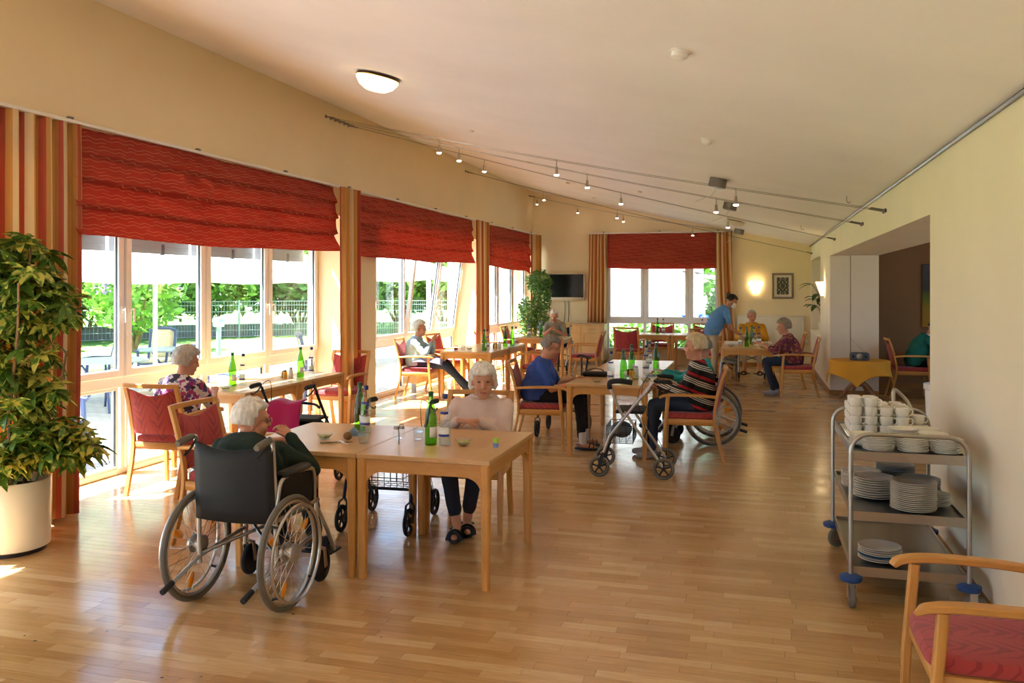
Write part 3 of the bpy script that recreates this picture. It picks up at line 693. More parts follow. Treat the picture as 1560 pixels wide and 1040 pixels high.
def blind(label, p0, p1, zt, zb0, zb1, folds, seed, knot=None, bulge=.05):
    p0 = V(*p0); p1 = V(*p1); d = p1-p0; nrm = V(d.y, -d.x).normalized(); L = d.length
    def fn(u, v):
        zb = zb0+(zb1-zb0)*u; sag = .03*math.sin(PI*u)*v
        if knot and len(knot) > 2: sag += knot[2]*max(0, (u-.8)/.2)**2*v
        z = zt+(zb-zt)*v-sag
        t = v*folds; fr = t-int(t) if t < folds else 1.0
        prof = bulge*1.3*(fr**1.6)*(.4+.6*v)+.012*math.sin(6*u*L+seed)*v
        n1 = noise.noise(V(u*L*1.3+seed, v*4.0, seed*.7)); n2 = noise.noise(V(u*L*4+seed, v*9, 3.1))
        off = .025+prof+.030*n1+.014*n2
        if knot:
            r = math.hypot((u-knot[0])*L*.55, (v-knot[1])*.8); off += .05*math.exp(-r*r*30)-.03*math.sin(30*r+1)*math.exp(-r*2.2)
            z += .05*math.exp(-r*r*14)*(knot[1]-v)*2
        z += .018*noise.noise(V(u*L*.9, v*2, seed+9))
        p = p0+d*u+nrm*off; return (p.x, p.y, z)
    mb = MB().grid(fn, int(L*22), 44, lambda u, v: (u*L*.55, v*.85))
    o = mb.build('roman_blind', 'blind_fabric', None, 'all', solid=.003)
    return tag(o, label, 'blind', 'red roman blinds')
blind('red roman blind beyond the wide curtain over the nearest window bay', (-4.975, .4), (-4.975, 4.33), 2.95, 2.13, 2.13, 4, 8)
blind('wide crumpled red roman blind over the first window bay', (-4.975, 5.28), (-4.975, 9.50), 2.95, 2.12, 2.17, 4, 1, (.33, .38), .06)
blind('red roman blind over the second window bay with tilted sashes', (-4.975, 9.84), (-4.975, 14.80), 2.95, 2.14, 2.17, 4, 2, None)
blind('smaller red roman blind sagging at its far corner by the ficus', (-4.975, 15.32), (-4.975, 19.0), 2.95, 2.16, 2.10, 4, 3, (.85, .6, .16))
blind('red roman blind over the back window', (-3.22, 19.515), (-.45, 19.515), 2.95, 2.17, 2.16, 4, 4, None, .035)

# ---------------------------------------------------------------- fixtures on ceiling and walls
SL = math.atan(.2185)
def on_ceiling(x, y, dz=0): return (x, y, ceil_z(x)+dz)
dl = thing('ceiling_lamp', 'glowing glass dome lamp on the sloping ceiling', 'lamp', on_ceiling(-3.17, 6.9)); dl.rotation_euler = (0, SL, 0)
MB().lathe([(.19, -.02), (.185, -.05), (.15, -.10), (.09, -.135), (.02, -.145)], 28).build('glass_bowl', 'dome_glass', dl); MB().lathe([(.10, 0), (.10, -.03)], 20).build('base', 'brass', dl)
MB().lathe([(.192, -.018), (.197, -.024), (.192, -.03)], 28).build('rim', 'brass', dl)
d2 = thing('ceiling_lamp', 'unlit flat ceiling lamp near the back window', 'lamp', on_ceiling(-.32, 16.35)); d2.rotation_euler = (0, SL, 0)
MB().lathe([(.19, -.02), (.18, -.05), (.12, -.09), (.02, -.1)], 24).build('glass_bowl', 'mat_board', d2); MB().lathe([(.12, 0), (.12, -.03)], 20).build('base', 'brass', d2)
for lab, x, y in (('round white smoke detector nearest the camera on the ceiling', -.37, 4.59), ('round white smoke detector in the middle of the ceiling', -.37, 7.39)):
    s = thing('smoke_detector', lab, 'smoke detector', on_ceiling(x, y)); s.rotation_euler = (0, SL, 0)
    MB().lathe([(.055, 0), (.055, -.012)], 18).build('base', 'white_plastic', s); MB().lathe([(.045, -.012), (.043, -.035), (.025, -.048), (.005, -.05)], 18).build('sensor_cap', 'white_plastic', s)
for i, (x, y) in enumerate(((-3.23, 9.66), (-3.2, 12.26), (-3.16, 14.84), (-3.17, 17.5), (-1.75, 13.8))):
    s = thing('ceiling_socket', 'small beige ceiling socket %s' % ('nearest the dome lamp', 'second in line behind the dome lamp', 'third in line behind the dome lamp', 'last in line towards the television', 'alone between the cable lamps')[i], 'socket', on_ceiling(x, y), 0, 'covered lamp outlets'); s.rotation_euler = (0, SL, 0)
    MB().lathe([(.035, 0), (.032, -.02), (.01, -.025)], 12).build('cover', 'mat_board', s)
for lab, x, y in (('small white hook in the ceiling above the right wall', .95, 9.6), ('small white hook in the ceiling further back', .75, 14.5)):
    h = MB().tube(smooth_path([(0, 0, 0), (0, 0, -.05), (.02, 0, -.075), (.04, 0, -.06)], 4), .004, 6).build('ceiling_hook', 'steel_dark', None, True, on_ceiling(x, y)); tag(h, lab, 'hook', 'ceiling hooks')
# low-voltage cable lamps: two taut wires, spots clipped between them
CABLES = [('first', (9.42, 3.80), (8.67, 2.44), (.245, .475, .78)), ('second', (9.66, 3.80), (10.40, 2.44), (.25, .50, .74)), ('third', (9.90, 3.80), (13.75, 2.45), (.25, .52, .75)), ('fourth', (14.65, 3.82), (19.0, 2.44), (.20, .40, .62)), ('fifth', (19.2, 3.85), (19.3, 2.95), (.04, .25, .48))]
def cable_system(word, l, r, spots):
    xr = XR if word != 'fifth' else -.45
    a = V(XL, l[0], l[1]); b = V(xr, r[0], r[1])
    c = thing('cable_light', '%s cable light line strung across the room counted from the camera' % word, 'cable light', (0, 0, 0), 0, 'low voltage cable lights')
    for s in (-.06, .06):
        o = V(0, s, 0); pts = [a.lerp(b, k/8)+o-V(0, 0, .05*math.sin(PI*k/8)) for k in range(9)]
        MB().tube(pts, .0024, 5).build('wire', 'steel_dark', c)
        for e, dr in ((a, 1), (b, -1)):
            if word == 'fifth' and dr == -1: continue
            d = (b-a).normalized()*dr; MB().tube([e+o, e+o+d*.02, e+o+d*.14], [.012, .008, .007], 8).build('turnbuckle', 'steel_dark', c)
            MB().ell(e+o+V(dr*.012, 0, 0), (.012, .022, .022), 10, 6).build('wall_fixing', 'steel_dark', c)
    if word == 'fifth': MB().bar(b-V(0, .08, 0), b+V(0, .26, 0), .02, .02).build('end_bracket', 'steel_dark', c)
    for t in spots:
        p = a.lerp(b, t)-V(0, 0, .05*math.sin(PI*t))
        sp = MB().tube([p-V(0, .07, 0), p+V(0, .07, 0)], .005, 6); sp.tube([p, p-V(0, 0, .07)], .005, 6)
        sp.lathe([(.012, -.07), (.016, -.10), (.018, -.14), (.030, -.155)], 12, Matrix.Translation(p)); so = sp.build('spotlight', 'steel', c)
        MB().lathe([(.028, -.157), (.024, -.168), (.005, -.172)], 12, Matrix.Translation(p)).build('bulb', 'bulb', so)
for q in CABLES: cable_system(*q)
for lab, x, y in (('grey ceiling transformer box above the first cable light', -.38, 10.11), ('grey ceiling transformer box above the second cable light', -.31, 12.91), ('grey ceiling transformer box nearest the back window', -.27, 18.6)):
    s = thing('transformer', lab, 'transformer', on_ceiling(x, y), 0, 'cable light transformers'); s.rotation_euler = (0, SL, 0)
    MB().lathe([(.10, 0), (.10, -.10), (.09, -.105), (.01, -.105)], 24).build('housing', 'steel_dark', s)
    MB().tube(smooth_path([(0, -.02, -.10), (-.03, -.05, -.2), (-.12, -.1, -.27), (-.2, -.12, -.33)], 4), .004, 5).build('lead', 'white_plastic', s)
def sconce(label, loc, rz):
    s = thing('wall_sconce', label, 'lamp', loc, rz, 'lit wall sconces')
    MB().box(-.05, .05, 0, .025, -.1, .1, c=.004).build('back_plate', 'brass', s)
    def ring(z, w, d): return [V(-w, .02, z), V(-w*.6, d*.8, z), V(0, d, z), V(w*.6, d*.8, z), V(w, .02, z)]
    mb = MB(); n = 8; mb.loft([ring(-.12+.24*i/n, .075+.09*(i/n), .06+.09*(i/n)) for i in range(n+1)], cap=False); mb.build('glass_shade', 'sconce_glass', s, True, solid=.005)
    return s
sconce('glowing fan shaped sconce on the back wall beside the picture', (.06, YB-.0, 1.72), PI)
sconce('glowing tapered sconce on the right wall before the plant niche', (XR, 15.75, 1.70), PI/2)
pf = thing('framed_picture', 'framed dark symmetrical print on the back wall beside the sconce', 'picture', (.627, YB, 1.757))
m = MB(); x, z = .226, .28
for q in ((-x, x, z-.045, z), (-x, x, -z, -z+.045), (-x, -x+.045, -z+.045, z-.045), (x-.045, x, -z+.045, z-.045)): m.box(q[0], q[1], -.03, 0, q[2], q[3], c=.006)
m.build('frame', 'frame_taupe', pf); MB().box(-x+.04, x-.04, -.012, -.004, -z+.04, z-.04).build('mount', 'mat_board', pf, False); MB().box(-.125, .125, -.016, -.011, -.185, .185).build('print', 'picture_print', pf, False)
tv = thing('television', 'black flat television with silver lower edge on the back wall', 'television', (-4.235, YB-.09, 1.72))
MB().box(-.50, .49, -.03, .05, -.30, .33, c=.012).build('housing', 'tv_silver', tv); MB().box(-.475, .465, -.034, -.028, -.225, .31).build('screen', 'tv_black', tv, False)
MB().box(-.02, .02, -.036, -.03, -.265, -.252).build('logo_plate', 'steel', tv, False); MB().box(-.15, .15, .05, .09, -.1, .1).build('wall_mount', 'black_plastic', tv, False)
for i, x in enumerate((-.0, .09)): MB().tube(smooth_path([(x, .05, -.28), (x+.01, .08, -.5), (x-.005, .08, -.8)], 5), .006, 6).build('cable', 'bin_grey', tv)
rd = thing('radiator', 'white panel radiator on the back wall under the picture', 'radiator', (.36, YB-.02, 0))
MB().box(-.70, .70, -.10, -.03, .48, 1.11, c=.012).build('panel', 'radiator_white', rd)
for k in range(27): MB().box(-.66+k*.05, -.655+k*.05, -.1035, -.099, .52, 1.06).build('groove', 'mat_board', rd, False)
MB().box(-.70, .70, -.11, 0, 1.09, 1.115, c=.004).build('top_grille', 'radiator_white', rd); MB().tube([(.6, -.06, .48), (.6, -.06, .0)], .012, 8).build('pipe', 'radiator_white', rd); MB().lathe([(.025, 0), (.025, .06)], 10, Matrix.Translation((.72, -.06, .55)) @ Matrix.Rotation(PI/2, 4, 'Y')).build('valve', 'white_plastic', rd)
lr = thing('radiator_cover', 'low beech radiator cover under the second window bay', 'radiator', (-5.38, 14.2, 0))
MB().box(-.12, .14, -1.3, 1.3, .16, .58, c=.01).build('panel', 'cabinet_wood', lr)
for y in (-1.1, 1.1): MB().box(-.03, .03, y-.03, y+.03, 0, .16).build('foot', 'steel', lr, False)
lb = thing('window_bench', 'low beech ledge under the back window behind the chairs', 'bench', (-1.95, 19.38, 0))
MB().box(-1.1, 1.1, -.14, .12, .34, .38, c=.006).build('top', 'radiator_white', lb); MB().box(-1.08, 1.08, -.12, .12, .0, .34).build('body', 'cabinet_wood', lb, False)
sb = thing('sideboard', 'light beech sideboard with doors and drawers under the television', 'sideboard', (-4.0, 19.25, 0))
MB().box(-.78, .78, -.22, .24, .08, .87, c=.006).build('body', 'cabinet_wood', sb, False); MB().box(-.80, .80, -.25, .25, .87, .90, c=.006).build('top', 'cabinet_wood', sb, False); MB().box(-.76, .76, -.18, .22, 0, .08).build('plinth', 'frame_taupe', sb, False)
for k in range(3):
    x0 = -.77+k*.515; dr = MB().box(x0, x0+.505, -.24, -.221, .70, .865, c=.003).build('drawer', 'cabinet_wood', sb, False); MB().tube([(x0+.18, -.24, .78), (x0+.18, -.262, .78), (x0+.33, -.262, .78), (x0+.33, -.24, .78)], .006, 6).build('handle', 'steel', dr)
    do = MB().box(x0, x0+.505, -.24, -.221, .09, .692, c=.003).build('door', 'cabinet_wood', sb, False); hx = x0+.06 if k else x0+.44; MB().tube([(hx, -.24, .5), (hx, -.262, .5), (hx, -.262, .64), (hx, -.24, .64)], .006, 6).build('handle', 'steel', do)
tag(MB().box(2.79, 4.1, 15.96, 15.995, 1.05, 2.12, c=.004).build('wall_painting', 'abstract_painting', None, False), 'large abstract green and yellow painting on the dim brown wall of the side room', 'painting')

# ---------------------------------------------------------------- chairs and tables
def make_chair():
    g = thing('armchair', '', 'chair')
    for sx in (-1, 1):
        MB().path_bar([(sx*.262, .255, 0), (sx*.262, .245, .3), (sx*.262, .215, .648)], [.028, .034, .038], [.03, .042, .036], (1, 0, 0)).build('leg', 'wood', g)
        MB().path_bar(smooth_path([(sx*.235, -.325, 0), (sx*.238, -.255, .25), (sx*.24, -.225, .46), (sx*.24, -.265, .70), (sx*.238, -.335, .93)], 3), .026, .042, (1, 0, 0)).build('leg', 'wood', g)
        a = smooth_path([(sx*.248, -.25, .655), (sx*.262, -.1, .668), (sx*.27, .08, .672), (sx*.268, .20, .668), (sx*.262, .27, .655), (sx*.255, .295, .635)], 3)
        n = len(a); MB().path_bar(a, [.032+.026*math.sin(PI*min(1, .15+i/n*.85)) for i in range(n)], [.026]*(n-2)+[.022, .014]).build('armrest', 'wood_y', g)
        MB().box(sx*.245-.011, sx*.245+.011, -.21, .235, .375, .435, c=.003).build('seat_rail', 'wood_y', g)
    MB().box(-.25, .25, .215, .238, .375, .435, c=.003).build('seat_rail', 'wood_x', g); MB().box(-.23, .23, -.235, -.212, .375, .435, c=.003).build('seat_rail', 'wood_x', g)
    def seat(u, v):   # rounded cushion from a superellipse shell
        return None
    mb = MB(); rings = []
    for z, k in ((.430, .94), (.445, 1.0), (.470, 1.0), (.486, .96), (.494, .85), (.497, .5)):
        rings.append([V(.247*k*math.copysign(abs(math.cos(a))**.35, math.cos(a)), .01+.245*k*math.copysign(abs(math.sin(a))**.35, math.sin(a)), z) for a in [2*PI*i/28 for i in range(28)]])
    mb.loft(rings); mb.build('seat_cushion', 'chair_fabric', g)
    def by(z): # backrest plane
        t = (z-.46)/.47; return -.228-.04*t-.06*t*t
    mb = MB(); pts = 13
    def top(u): return .885-.055*math.sin(PI*u)**1.3
    fr = []; bk = []
    def bp(u, v, s):
        z = .505+(top(u)-.505)*v; x = (-.222+.444*u); pad = .020*(1-abs(2*u-1)**4)*(1-abs(2*v-1)**6); curve = -.018*math.sin(PI*u)
        return (x, by(z)+curve+s*(.008+pad), z)
    nu, nv = 14, 8
    mb.grid(lambda u, v: bp(u, v, 1), nu, nv); n0 = (nu+1)*(nv+1)
    mb.grid(lambda u, v: bp(1-u, v, -1), nu, nv)
    def id1(i, j): return j*(nu+1)+i
    def id2(i, j): return n0+j*(nu+1)+(nu-i)
    for i in range(nu): mb.f += [(id1(i, nv), id1(i+1, nv), id2(i+1, nv), id2(i, nv)), (id1(i+1, 0), id1(i, 0), id2(i, 0), id2(i+1, 0))]
    for j in range(nv): mb.f += [(id1(0, j), id1(0, j+1), id2(0, j+1), id2(0, j)), (id1(nu, j+1), id1(nu, j), id2(nu, j), id2(nu, j+1))]
    mb.build('backrest_pad', 'chair_fabric', g)
    MB().path_bar([(-.238+.476*i/10, -.336-.02*math.sin(PI*i/10), .915) for i in range(11)], .024, .036).build('top_rail', 'wood_x', g)
    return g
CH = Pool(make_chair)
TW_, TD_, TH_ = .83, 1.0, .74
def make_table():
    g = thing('table', '', 'table')
    MB().box(-TW_/2, TW_/2, -TD_/2, TD_/2, TH_-.028, TH_, c=.004).build('tabletop', 'table_top', g, False)
    for sx in (-1, 1):
        for sy in (-1, 1):
            x, y = sx*(TW_/2-.032), sy*(TD_/2-.032)
            MB().bar((x, y, 0), (x, y, TH_-.028), .042, .042, (0, 1, 0), .058, .058).build('leg', 'wood', g)
    def apron(L):
        r = .085; o = [(-L/2, TH_-.028), (-L/2, TH_-.19)]
        o += [(-L/2+.002+.10*(1-math.cos(a)), TH_-.19+r*math.sin(a)) for a in [PI/2*i/6 for i in range(1, 7)]]
        o += [(L/2-.002-.10*(1-math.cos(a)), TH_-.19+r*math.sin(a)) for a in [PI/2*i/6 for i in range(6, 0, -1)]]
        return o+[(L/2, TH_-.19), (L/2, TH_-.028)]
    for s in (-1, 1):
        d = s*(TD_/2-.03); MB().prism(apron(TW_-.115), 1, d-.011, d+.011).build('apron', 'wood_x', g, False)
        d = s*(TW_/2-.03); MB().prism(apron(TD_-.115), 0, d-.011, d+.011).build('apron', 'wood_y', g, False)
    return g
TB = Pool(make_table)
def tables():
    P = TB.put
    P((-1.845, 5.1, 0), 0, 'nearer right half of the front pair of beech tables, before the woman in pink', 'beech dining tables')
    P((-2.677, 5.1, 0), 0, 'left half of the front pair of beech tables, by the nearest wheelchair', 'beech dining tables')
    P((-4.955, 7.46, 0), 0, 'beech table at the window right before the woman in purple print', 'beech dining tables')
    P((-4.955, 8.47, 0), 0, 'far half of the beech window table beside the striped curtain', 'beech dining tables')
    P((-4.22, 12.83, 0), 0, 'beech table before the woman in the pale blue cardigan', 'beech dining tables')
    P((-4.22, 13.84, 0), 0, 'beech table behind the pale blue cardigan table, by the second curtain', 'beech dining tables')
    P((-1.425, 9.05, 0), 0, 'middle beech table end beside the silver rollator', 'beech dining tables')
    P((-1.425, 10.06, 0), 0, 'middle section of the central row of beech tables', 'beech dining tables')
    P((-1.425, 11.07, 0), 0, 'far end of the central row of beech tables towards the back window', 'beech dining tables')
    P((-4.0, 16.45, 0), PI/2, 'beech table before the man in the grey shirt near the television', 'beech dining tables')
    P((-2.15, 18.3, 0), PI/2, 'left half of the beech table under the back window', 'beech dining tables')
    P((-1.13, 18.3, 0), PI/2, 'right half of the beech table under the back window', 'beech dining tables')
    P((-.09, 14.72, 0), 0, 'beech table before the woman in the floral blouse', 'beech dining tables')
    P((-.09, 15.73, 0), 0, 'beech table before the man in yellow by the back wall', 'beech dining tables')
    P((3.25, 14.6, 0), 0, 'dim beech table in the side room before the person in green', 'beech dining tables')
tables()
def chairs():
    P = CH.put; G = 'beech armchairs with red leaf upholstery'
    P((.82, 3.36, 0), PI/2, 'large red leaf patterned armchair cut off at the lower right corner', G)
    P((-4.76, 6.25, 0), .04, 'red armchair holding the woman in purple print at the window', G)
    P((-3.42, 5.12, 0), -PI/2, 'empty red armchair at the left end of the front tables', G)
    P((-4.86, 9.45, 0), PI, 'red armchair with sun stripes at the far end of the window table', G)
    P((-1.98, 5.92, 0), PI+.10, 'red armchair holding the woman in pink behind the front table', G)
    P((-4.98, 12.35, 0), -PI/2+.10, 'red armchair holding the woman in the pale blue cardigan', G)
    P((-5.0, 13.75, 0), -PI/2-.15, 'empty red armchair between the pale blue woman and the window curtain', G)
    P((-2.20, 9.0, 0), -PI/2+.12, 'red armchair holding the woman in the blue shirt', G)
    P((-.60, 8.74, 0), PI/2+.05, 'red armchair holding the woman in the striped sweater', G)
    P((-2.42, 17.3, 0), -.05, 'red armchair seen from behind before the back window table', G)
    P((-1.95, 19.02, 0), PI, 'left red armchair behind the back window table', G)
    P((-1.02, 19.02, 0), PI, 'right red armchair behind the back window table', G)
    P((-2.98, 15.6, 0), PI/2, 'empty red armchair beside the walking cane before the sideboard', G)
    P((-4.7, 15.35, 0), -PI/2+.5, 'red armchair near the window between the bottles and the ficus', G)
    P((-4.62, 16.9, 0), -PI/2, 'red armchair in front of the ficus by the last window bay', G)
    P((.68, 14.32, 0), PI/2, 'red armchair holding the woman in the floral blouse', G)
    P((.55, 15.75, 0), PI/2, 'red armchair tucked in beyond the floral blouse woman', G)
    P((-.75, 16.75, 0), -PI/2-.5, 'red armchair behind the standing carer by the radiator', G)
    P((2.36, 14.52, 0), -PI/2, 'dim armchair holding the person in green in the side room', G)
    P((-3.3, 13.3, 0), PI/2, 'empty red armchair on the aisle side of the second window table', G)
chairs()

# ---------------------------------------------------------------- wheelchairs
def torus(mb, R, r, c, axis=0, n=40, k=8, flat=1.0):
    pts = []
    for i in range(n):
        a = 2*PI*i/n; pts.append((c[0], c[1]+R*math.cos(a), c[2]+R*math.sin(a)) if axis == 0 else (c[0]+R*math.cos(a), c[1]+R*math.sin(a), c[2]))
    return mb.tube(pts, r, k, True)
def make_wheelchair():
    g = thing('wheelchair', '', 'wheelchair', group='manual wheelchairs')
    for sx in (-1, 1):
        X = sx*.285; cz = .305
        w = torus(MB(), .288, .017, (X, 0, cz)).build('wheel', 'grey_rubber', g)
        torus(MB(), .266, .011, (X, 0, cz)).build('rim', 'alu', w); torus(MB(), .252, .009, (X+sx*.045, 0, cz)).build('hand_rim', 'alu', w)
        hb = MB(); hb.lathe([(.02, -.04), (.05, -.035), (.05, -.02), (.03, -.015), (.03, .015), (.05, .02), (.05, .035), (.02, .04)], 16, Matrix.Translation((X, 0, cz)) @ Matrix.Rotation(PI/2, 4, 'Y')); hb.build('hub', 'alu', w)
        sp = MB()
        for i in range(32):
            a = 2*PI*i/32; b = a+(.55 if i % 2 else -.55); o = .028 if i % 4 < 2 else -.028
            sp.tube([(X+o, .045*math.cos(b), cz+.045*math.sin(b)), (X, .26*math.cos(a), cz+.26*math.sin(a))], .0017, 4)
        sp.build('spokes', 'chrome', w)
        for a in (.6, 2.6, 4.4): MB().ell((X, .19*math.cos(a), cz+.19*math.sin(a)), (.010, .046, .021), 10, 6, Matrix.Rotation(a, 4, 'X')).build('reflector', 'orange_reflector', w)
        for k in range(4):
            a = PI/4+k*PI/2; MB().bar((X+sx*.006, .266*math.cos(a), cz+.266*math.sin(a)), (X+sx*.045, .252*math.cos(a), cz+.252*math.sin(a)), .012, .012, (0, 1, 0)).build('rim_bracket', 'black_plastic', w)
        cx = sx*.235
        c = torus(MB(), .075, .018, (cx, .44, .093), n=24).build('caster', 'black_rubber', g); MB().lathe([(.068, -.012), (.068, .012)], 18, Matrix.Translation((cx, .44, .093)) @ Matrix.Rotation(PI/2, 4, 'Y')).build('caster_disc', 'black_plastic', c)
        MB().path_bar([(cx-.032, .44, .09), (cx-.032, .42, .2), (cx, .40, .215)], .008, .03, (0, 1, 0)).path_bar([(cx+.032, .44, .09), (cx+.032, .42, .2), (cx, .40, .215)], .008, .03, (0, 1, 0)).build('caster_fork', 'steel', g)
        fx = sx*.235
        fr = MB(); fr.tube([(fx, -.05, .22), (fx, -.06, .6), (fx, -.085, .90)], .0125, 10); fr.tube([(fx, .38, .2), (fx, .38, .48)], .0125, 10); fr.tube([(fx, -.05, .48), (fx, .40, .49)], .0125, 10); fr.tube([(fx, -.05, .26), (fx, .40, .30)], .0125, 10)
        fr.tube(smooth_path([(fx, -.06, .46), (fx+sx*.012, -.055, .60), (fx+sx*.015, .0, .70), (fx+sx*.015, .25, .70), (fx+sx*.012, .33, .66), (fx, .36, .50)], 4), .0115, 10); fr.build('side_frame', 'alu', g)
        MB().box(fx-.03, fx+.035, -.02, .27, .70, .735, c=.012).build('arm_pad', 'black_plastic', g); MB().box(fx-.004, fx+.004, -.04, .33, .5, .69).build('side_panel', 'black_cloth', g, False)
        MB().tube(smooth_path([(fx, -.085, .88), (fx, -.09, .915), (fx, -.14, .92)], 4), .0125, 10).build('push_tube', 'steel', g)
        MB().tube([(fx, -.11, .92), (fx, -.13, .92), (fx, -.22, .905), (fx, -.24, .90)], [.015, .019, .019, .016], 12).build('grip', 'grey_rubber', g)
        MB().tube(smooth_path([(fx-sx*.01, -.10, .90), (fx-sx*.02, -.16, .86), (fx-sx*.02, -.21, .835)], 4), .007, 6).build('brake_lever', 'black_plastic', g)
        MB().tube([(fx, -.02, .27), (fx, -.20, .21), (fx, -.30, .18)], .011, 8).build('tipping_bar', 'alu', g); MB().tube([(fx, -.28, .186), (fx, -.36, .162)], .016, 8).build('tipping_cap', 'black_rubber', g)
        MB().tube([(fx, .38, .46), (fx+sx*.01, .50, .28), (fx, .60, .14)], .0115, 8).build('legrest', 'alu', g); MB().box(sx*.03, fx, .56, .70, .115, .13, c=.005).build('footplate', 'black_plastic', g)
    MB().tube([(-.235, -.03, .27), (.235, .3, .47)], .01, 8).tube([(.235, -.03, .27), (-.235, .3, .47)], .01, 8).build('cross_brace', 'steel_dark', g)
    MB().grid(lambda u, v: (-.225+.45*u, -.03+.42*v, .495-.025*math.sin(PI*u)), 8, 4).build('seat_sling', 'black_cloth', g, solid=.02)
    MB().grid(lambda u, v: (-.24+.48*u, -.065-.02*v-.035*math.sin(PI*u), .47+(.42-.035*math.sin(PI*u))*v), 10, 6).build('back_sling', 'black_cloth', g, solid=.018)
    pt = MB().box(-.215, -.165, -.092, -.088, .74, .84).build('symbol_patch', 'black_plastic', g, False)
    MB().box(-.205, -.175, -.0935, -.0915, .80, .815).box(-.205, -.185, -.0935, -.0915, .76, .80).build('symbol_print', 'label_white', pt, False)
    return g
WC = Pool(make_wheelchair)
WC.put((-2.67, 4.07, 0), 0, 'black wheelchair nearest the camera holding the woman in dark green')
WC.put((-.42, 9.78, 0), PI/2, 'wheelchair behind the woman in the striped sweater')
WC.put((-.02, 17.15, 0), PI, 'wheelchair holding the man in yellow at the back wall')
WC.put((-3.95, 17.60, 0), PI+.08, 'wheelchair at the table of the man in the grey shirt')

# ---------------------------------------------------------------- rollators and cane
def rollator(label, loc, rz, tubem, wheelm, tyre, seat=True, cloth=None, pad=False, hz=.88):
    g = thing('rollator', label, 'rollator', loc, rz, 'wheeled walking frames')
    for sx in (-1, 1):
        X = sx*.25
        for y, R in ((.30, .095), (-.28, .098)):
            w = torus(MB(), R-.014, .015, (X, y, R), n=24).build('wheel', tyre, g)
            sp = MB(); sp.lathe([(.018, -.016), (.018, .016)], 10, Matrix.Translation((X, y, R)) @ Matrix.Rotation(PI/2, 4, 'Y'))
            torus(sp, R-.026, .008, (X, y, R), n=20, k=6)
            for k in range(5): a = 2*PI*k/5+.3; sp.bar((X, y, R), (X, y+(R-.026)*math.cos(a), R+(R-.026)*math.sin(a)), .014, .012, (1, 0, 0))
            sp.build('wheel_spokes', wheelm, w)
        MB().path_bar([(X-.03, .30, .09), (X-.03, .27, .2), (X, .25, .23)], .008, .03, (0, 1, 0)).path_bar([(X+.03, .30, .09), (X+.03, .27, .2), (X, .25, .23)], .008, .03, (0, 1, 0)).build('fork', 'black_plastic', g)
        MB().tube([(X, .26, .22), (X, .20, .38), (X, -.02, .66), (X, -.16, hz-.06)], .0125, 8).build('front_tube', tubem, g)
        MB().tube([(X*.98, -.28, .10), (X*.98, .0, .50), (X*.98, .07, .60)], .0125, 8).build('rear_tube', tubem, g)
        MB().tube(smooth_path([(X, -.10, hz-.14), (X, -.17, hz-.03), (X, -.22, hz)], 4), .011, 8).build('handle_post', tubem if tubem != 'rollator_blue' else 'black_plastic', g)
        MB().tube([(X, -.19, hz), (X, -.22, hz), (X, -.33, hz-.005), (X, -.35, hz-.01)], [.012, .018, .02, .016], 10).build('grip', 'black_rubber', g)
        MB().tube(smooth_path([(X, -.18, hz-.02), (X, -.24, hz-.055), (X, -.32, hz-.075), (X, -.34, hz-.06)], 4), .006, 6).build('brake_lever', 'black_plastic', g)
        MB().tube(smooth_path([(X, -.18, hz-.01), (X*.8, -.12, hz+.02), (X*.9, -.05, hz-.15), (X, -.1, .5), (X, -.25, .18)], 5), .003, 5).build('brake_cable', 'black_plastic', g)
    MB().tube([(-.25, .22, .30), (.25, .22, .30)], .010, 8).build('cross_bar', 'black_plastic', g); MB().tube([(-.25, -.10, .36), (.25, -.10, .36)], .010, 8).build('cross_bar', 'black_plastic', g)
    if seat: MB().box(-.21, .21, -.10, .16, .575, .60, c=.012).build('seat', 'black_cloth', g)
    bk = MB(); x, y0, y1, z0, z1 = .19, .0, .24, .30, .46
    for z in (z0, (z0+z1)/2, z1): bk.tube([(-x, y0, z), (x, y0, z), (x, y1, z), (-x, y1, z)], .003, 4, True)
    for i in range(9): u = -x+2*x*i/8; bk.tube([(u, y0, z1), (u, y0, z0), (u, y1, z0), (u, y1, z1)], .0025, 4)
    for i in range(5): v = y0+(y1-y0)*i/4; bk.tube([(-x, v, z1), (-x, v, z0), (x, v, z0), (x, v, z1)], .0025, 4)
    bk.build('wire_basket', 'black_plastic', g)
    if pad:
        MB().tube(smooth_path([(-.25, .08, .55), (-.26, .16, .72), (-.25, .20, .84), (-.24, .10, .87)], 4), .012, 8).build('front_loop', tubem, g)
        MB().tube(smooth_path([(-.25, .20, .80), (-.25, .20, .86), (-.24, .12, .875), (-.23, -.0, .86)], 4), .024, 10).build('foam_pad', 'black_rubber', g)
        bg = MB().ell((0, .12, .40), (.15, .10, .075), 14, 8).build('basket_bag', 'bin_grey', g)
    if cloth:
        MB().tube(smooth_path([(-.25, -.10, .70), (-.15, -.05, .725), (.15, -.05, .725), (.25, -.10, .70)], 4), .011, 8).build('back_strap', 'rollator_blue', g); MB().box(-.2, .2, -.05, .14, .40, .57, c=.03).build('shopping_bag', 'black_cloth', g)
    return g
rollator('silver rollator with black seat and basket parked at the middle table', (-1.06, 7.95, 0), PI/2+.05, 'alu', 'black_plastic', 'grey_rubber', pad=True)
rollator('dark blue rollator parked under the far edge of the front tables', (-2.56, 5.78, 0), PI+.05, 'rollator_blue', 'black_plastic', 'black_rubber', hz=.86)
rollator('dark rollator with blue seat by the window table behind the nearest wheelchair', (-3.80, 6.62, 0), .05, 'black_plastic', 'black_plastic', 'black_rubber', cloth=True, hz=.90)
rollator('black rollator behind the woman in the blue shirt', (-2.15, 9.86, 0), PI, 'black_plastic', 'black_plastic', 'black_rubber')
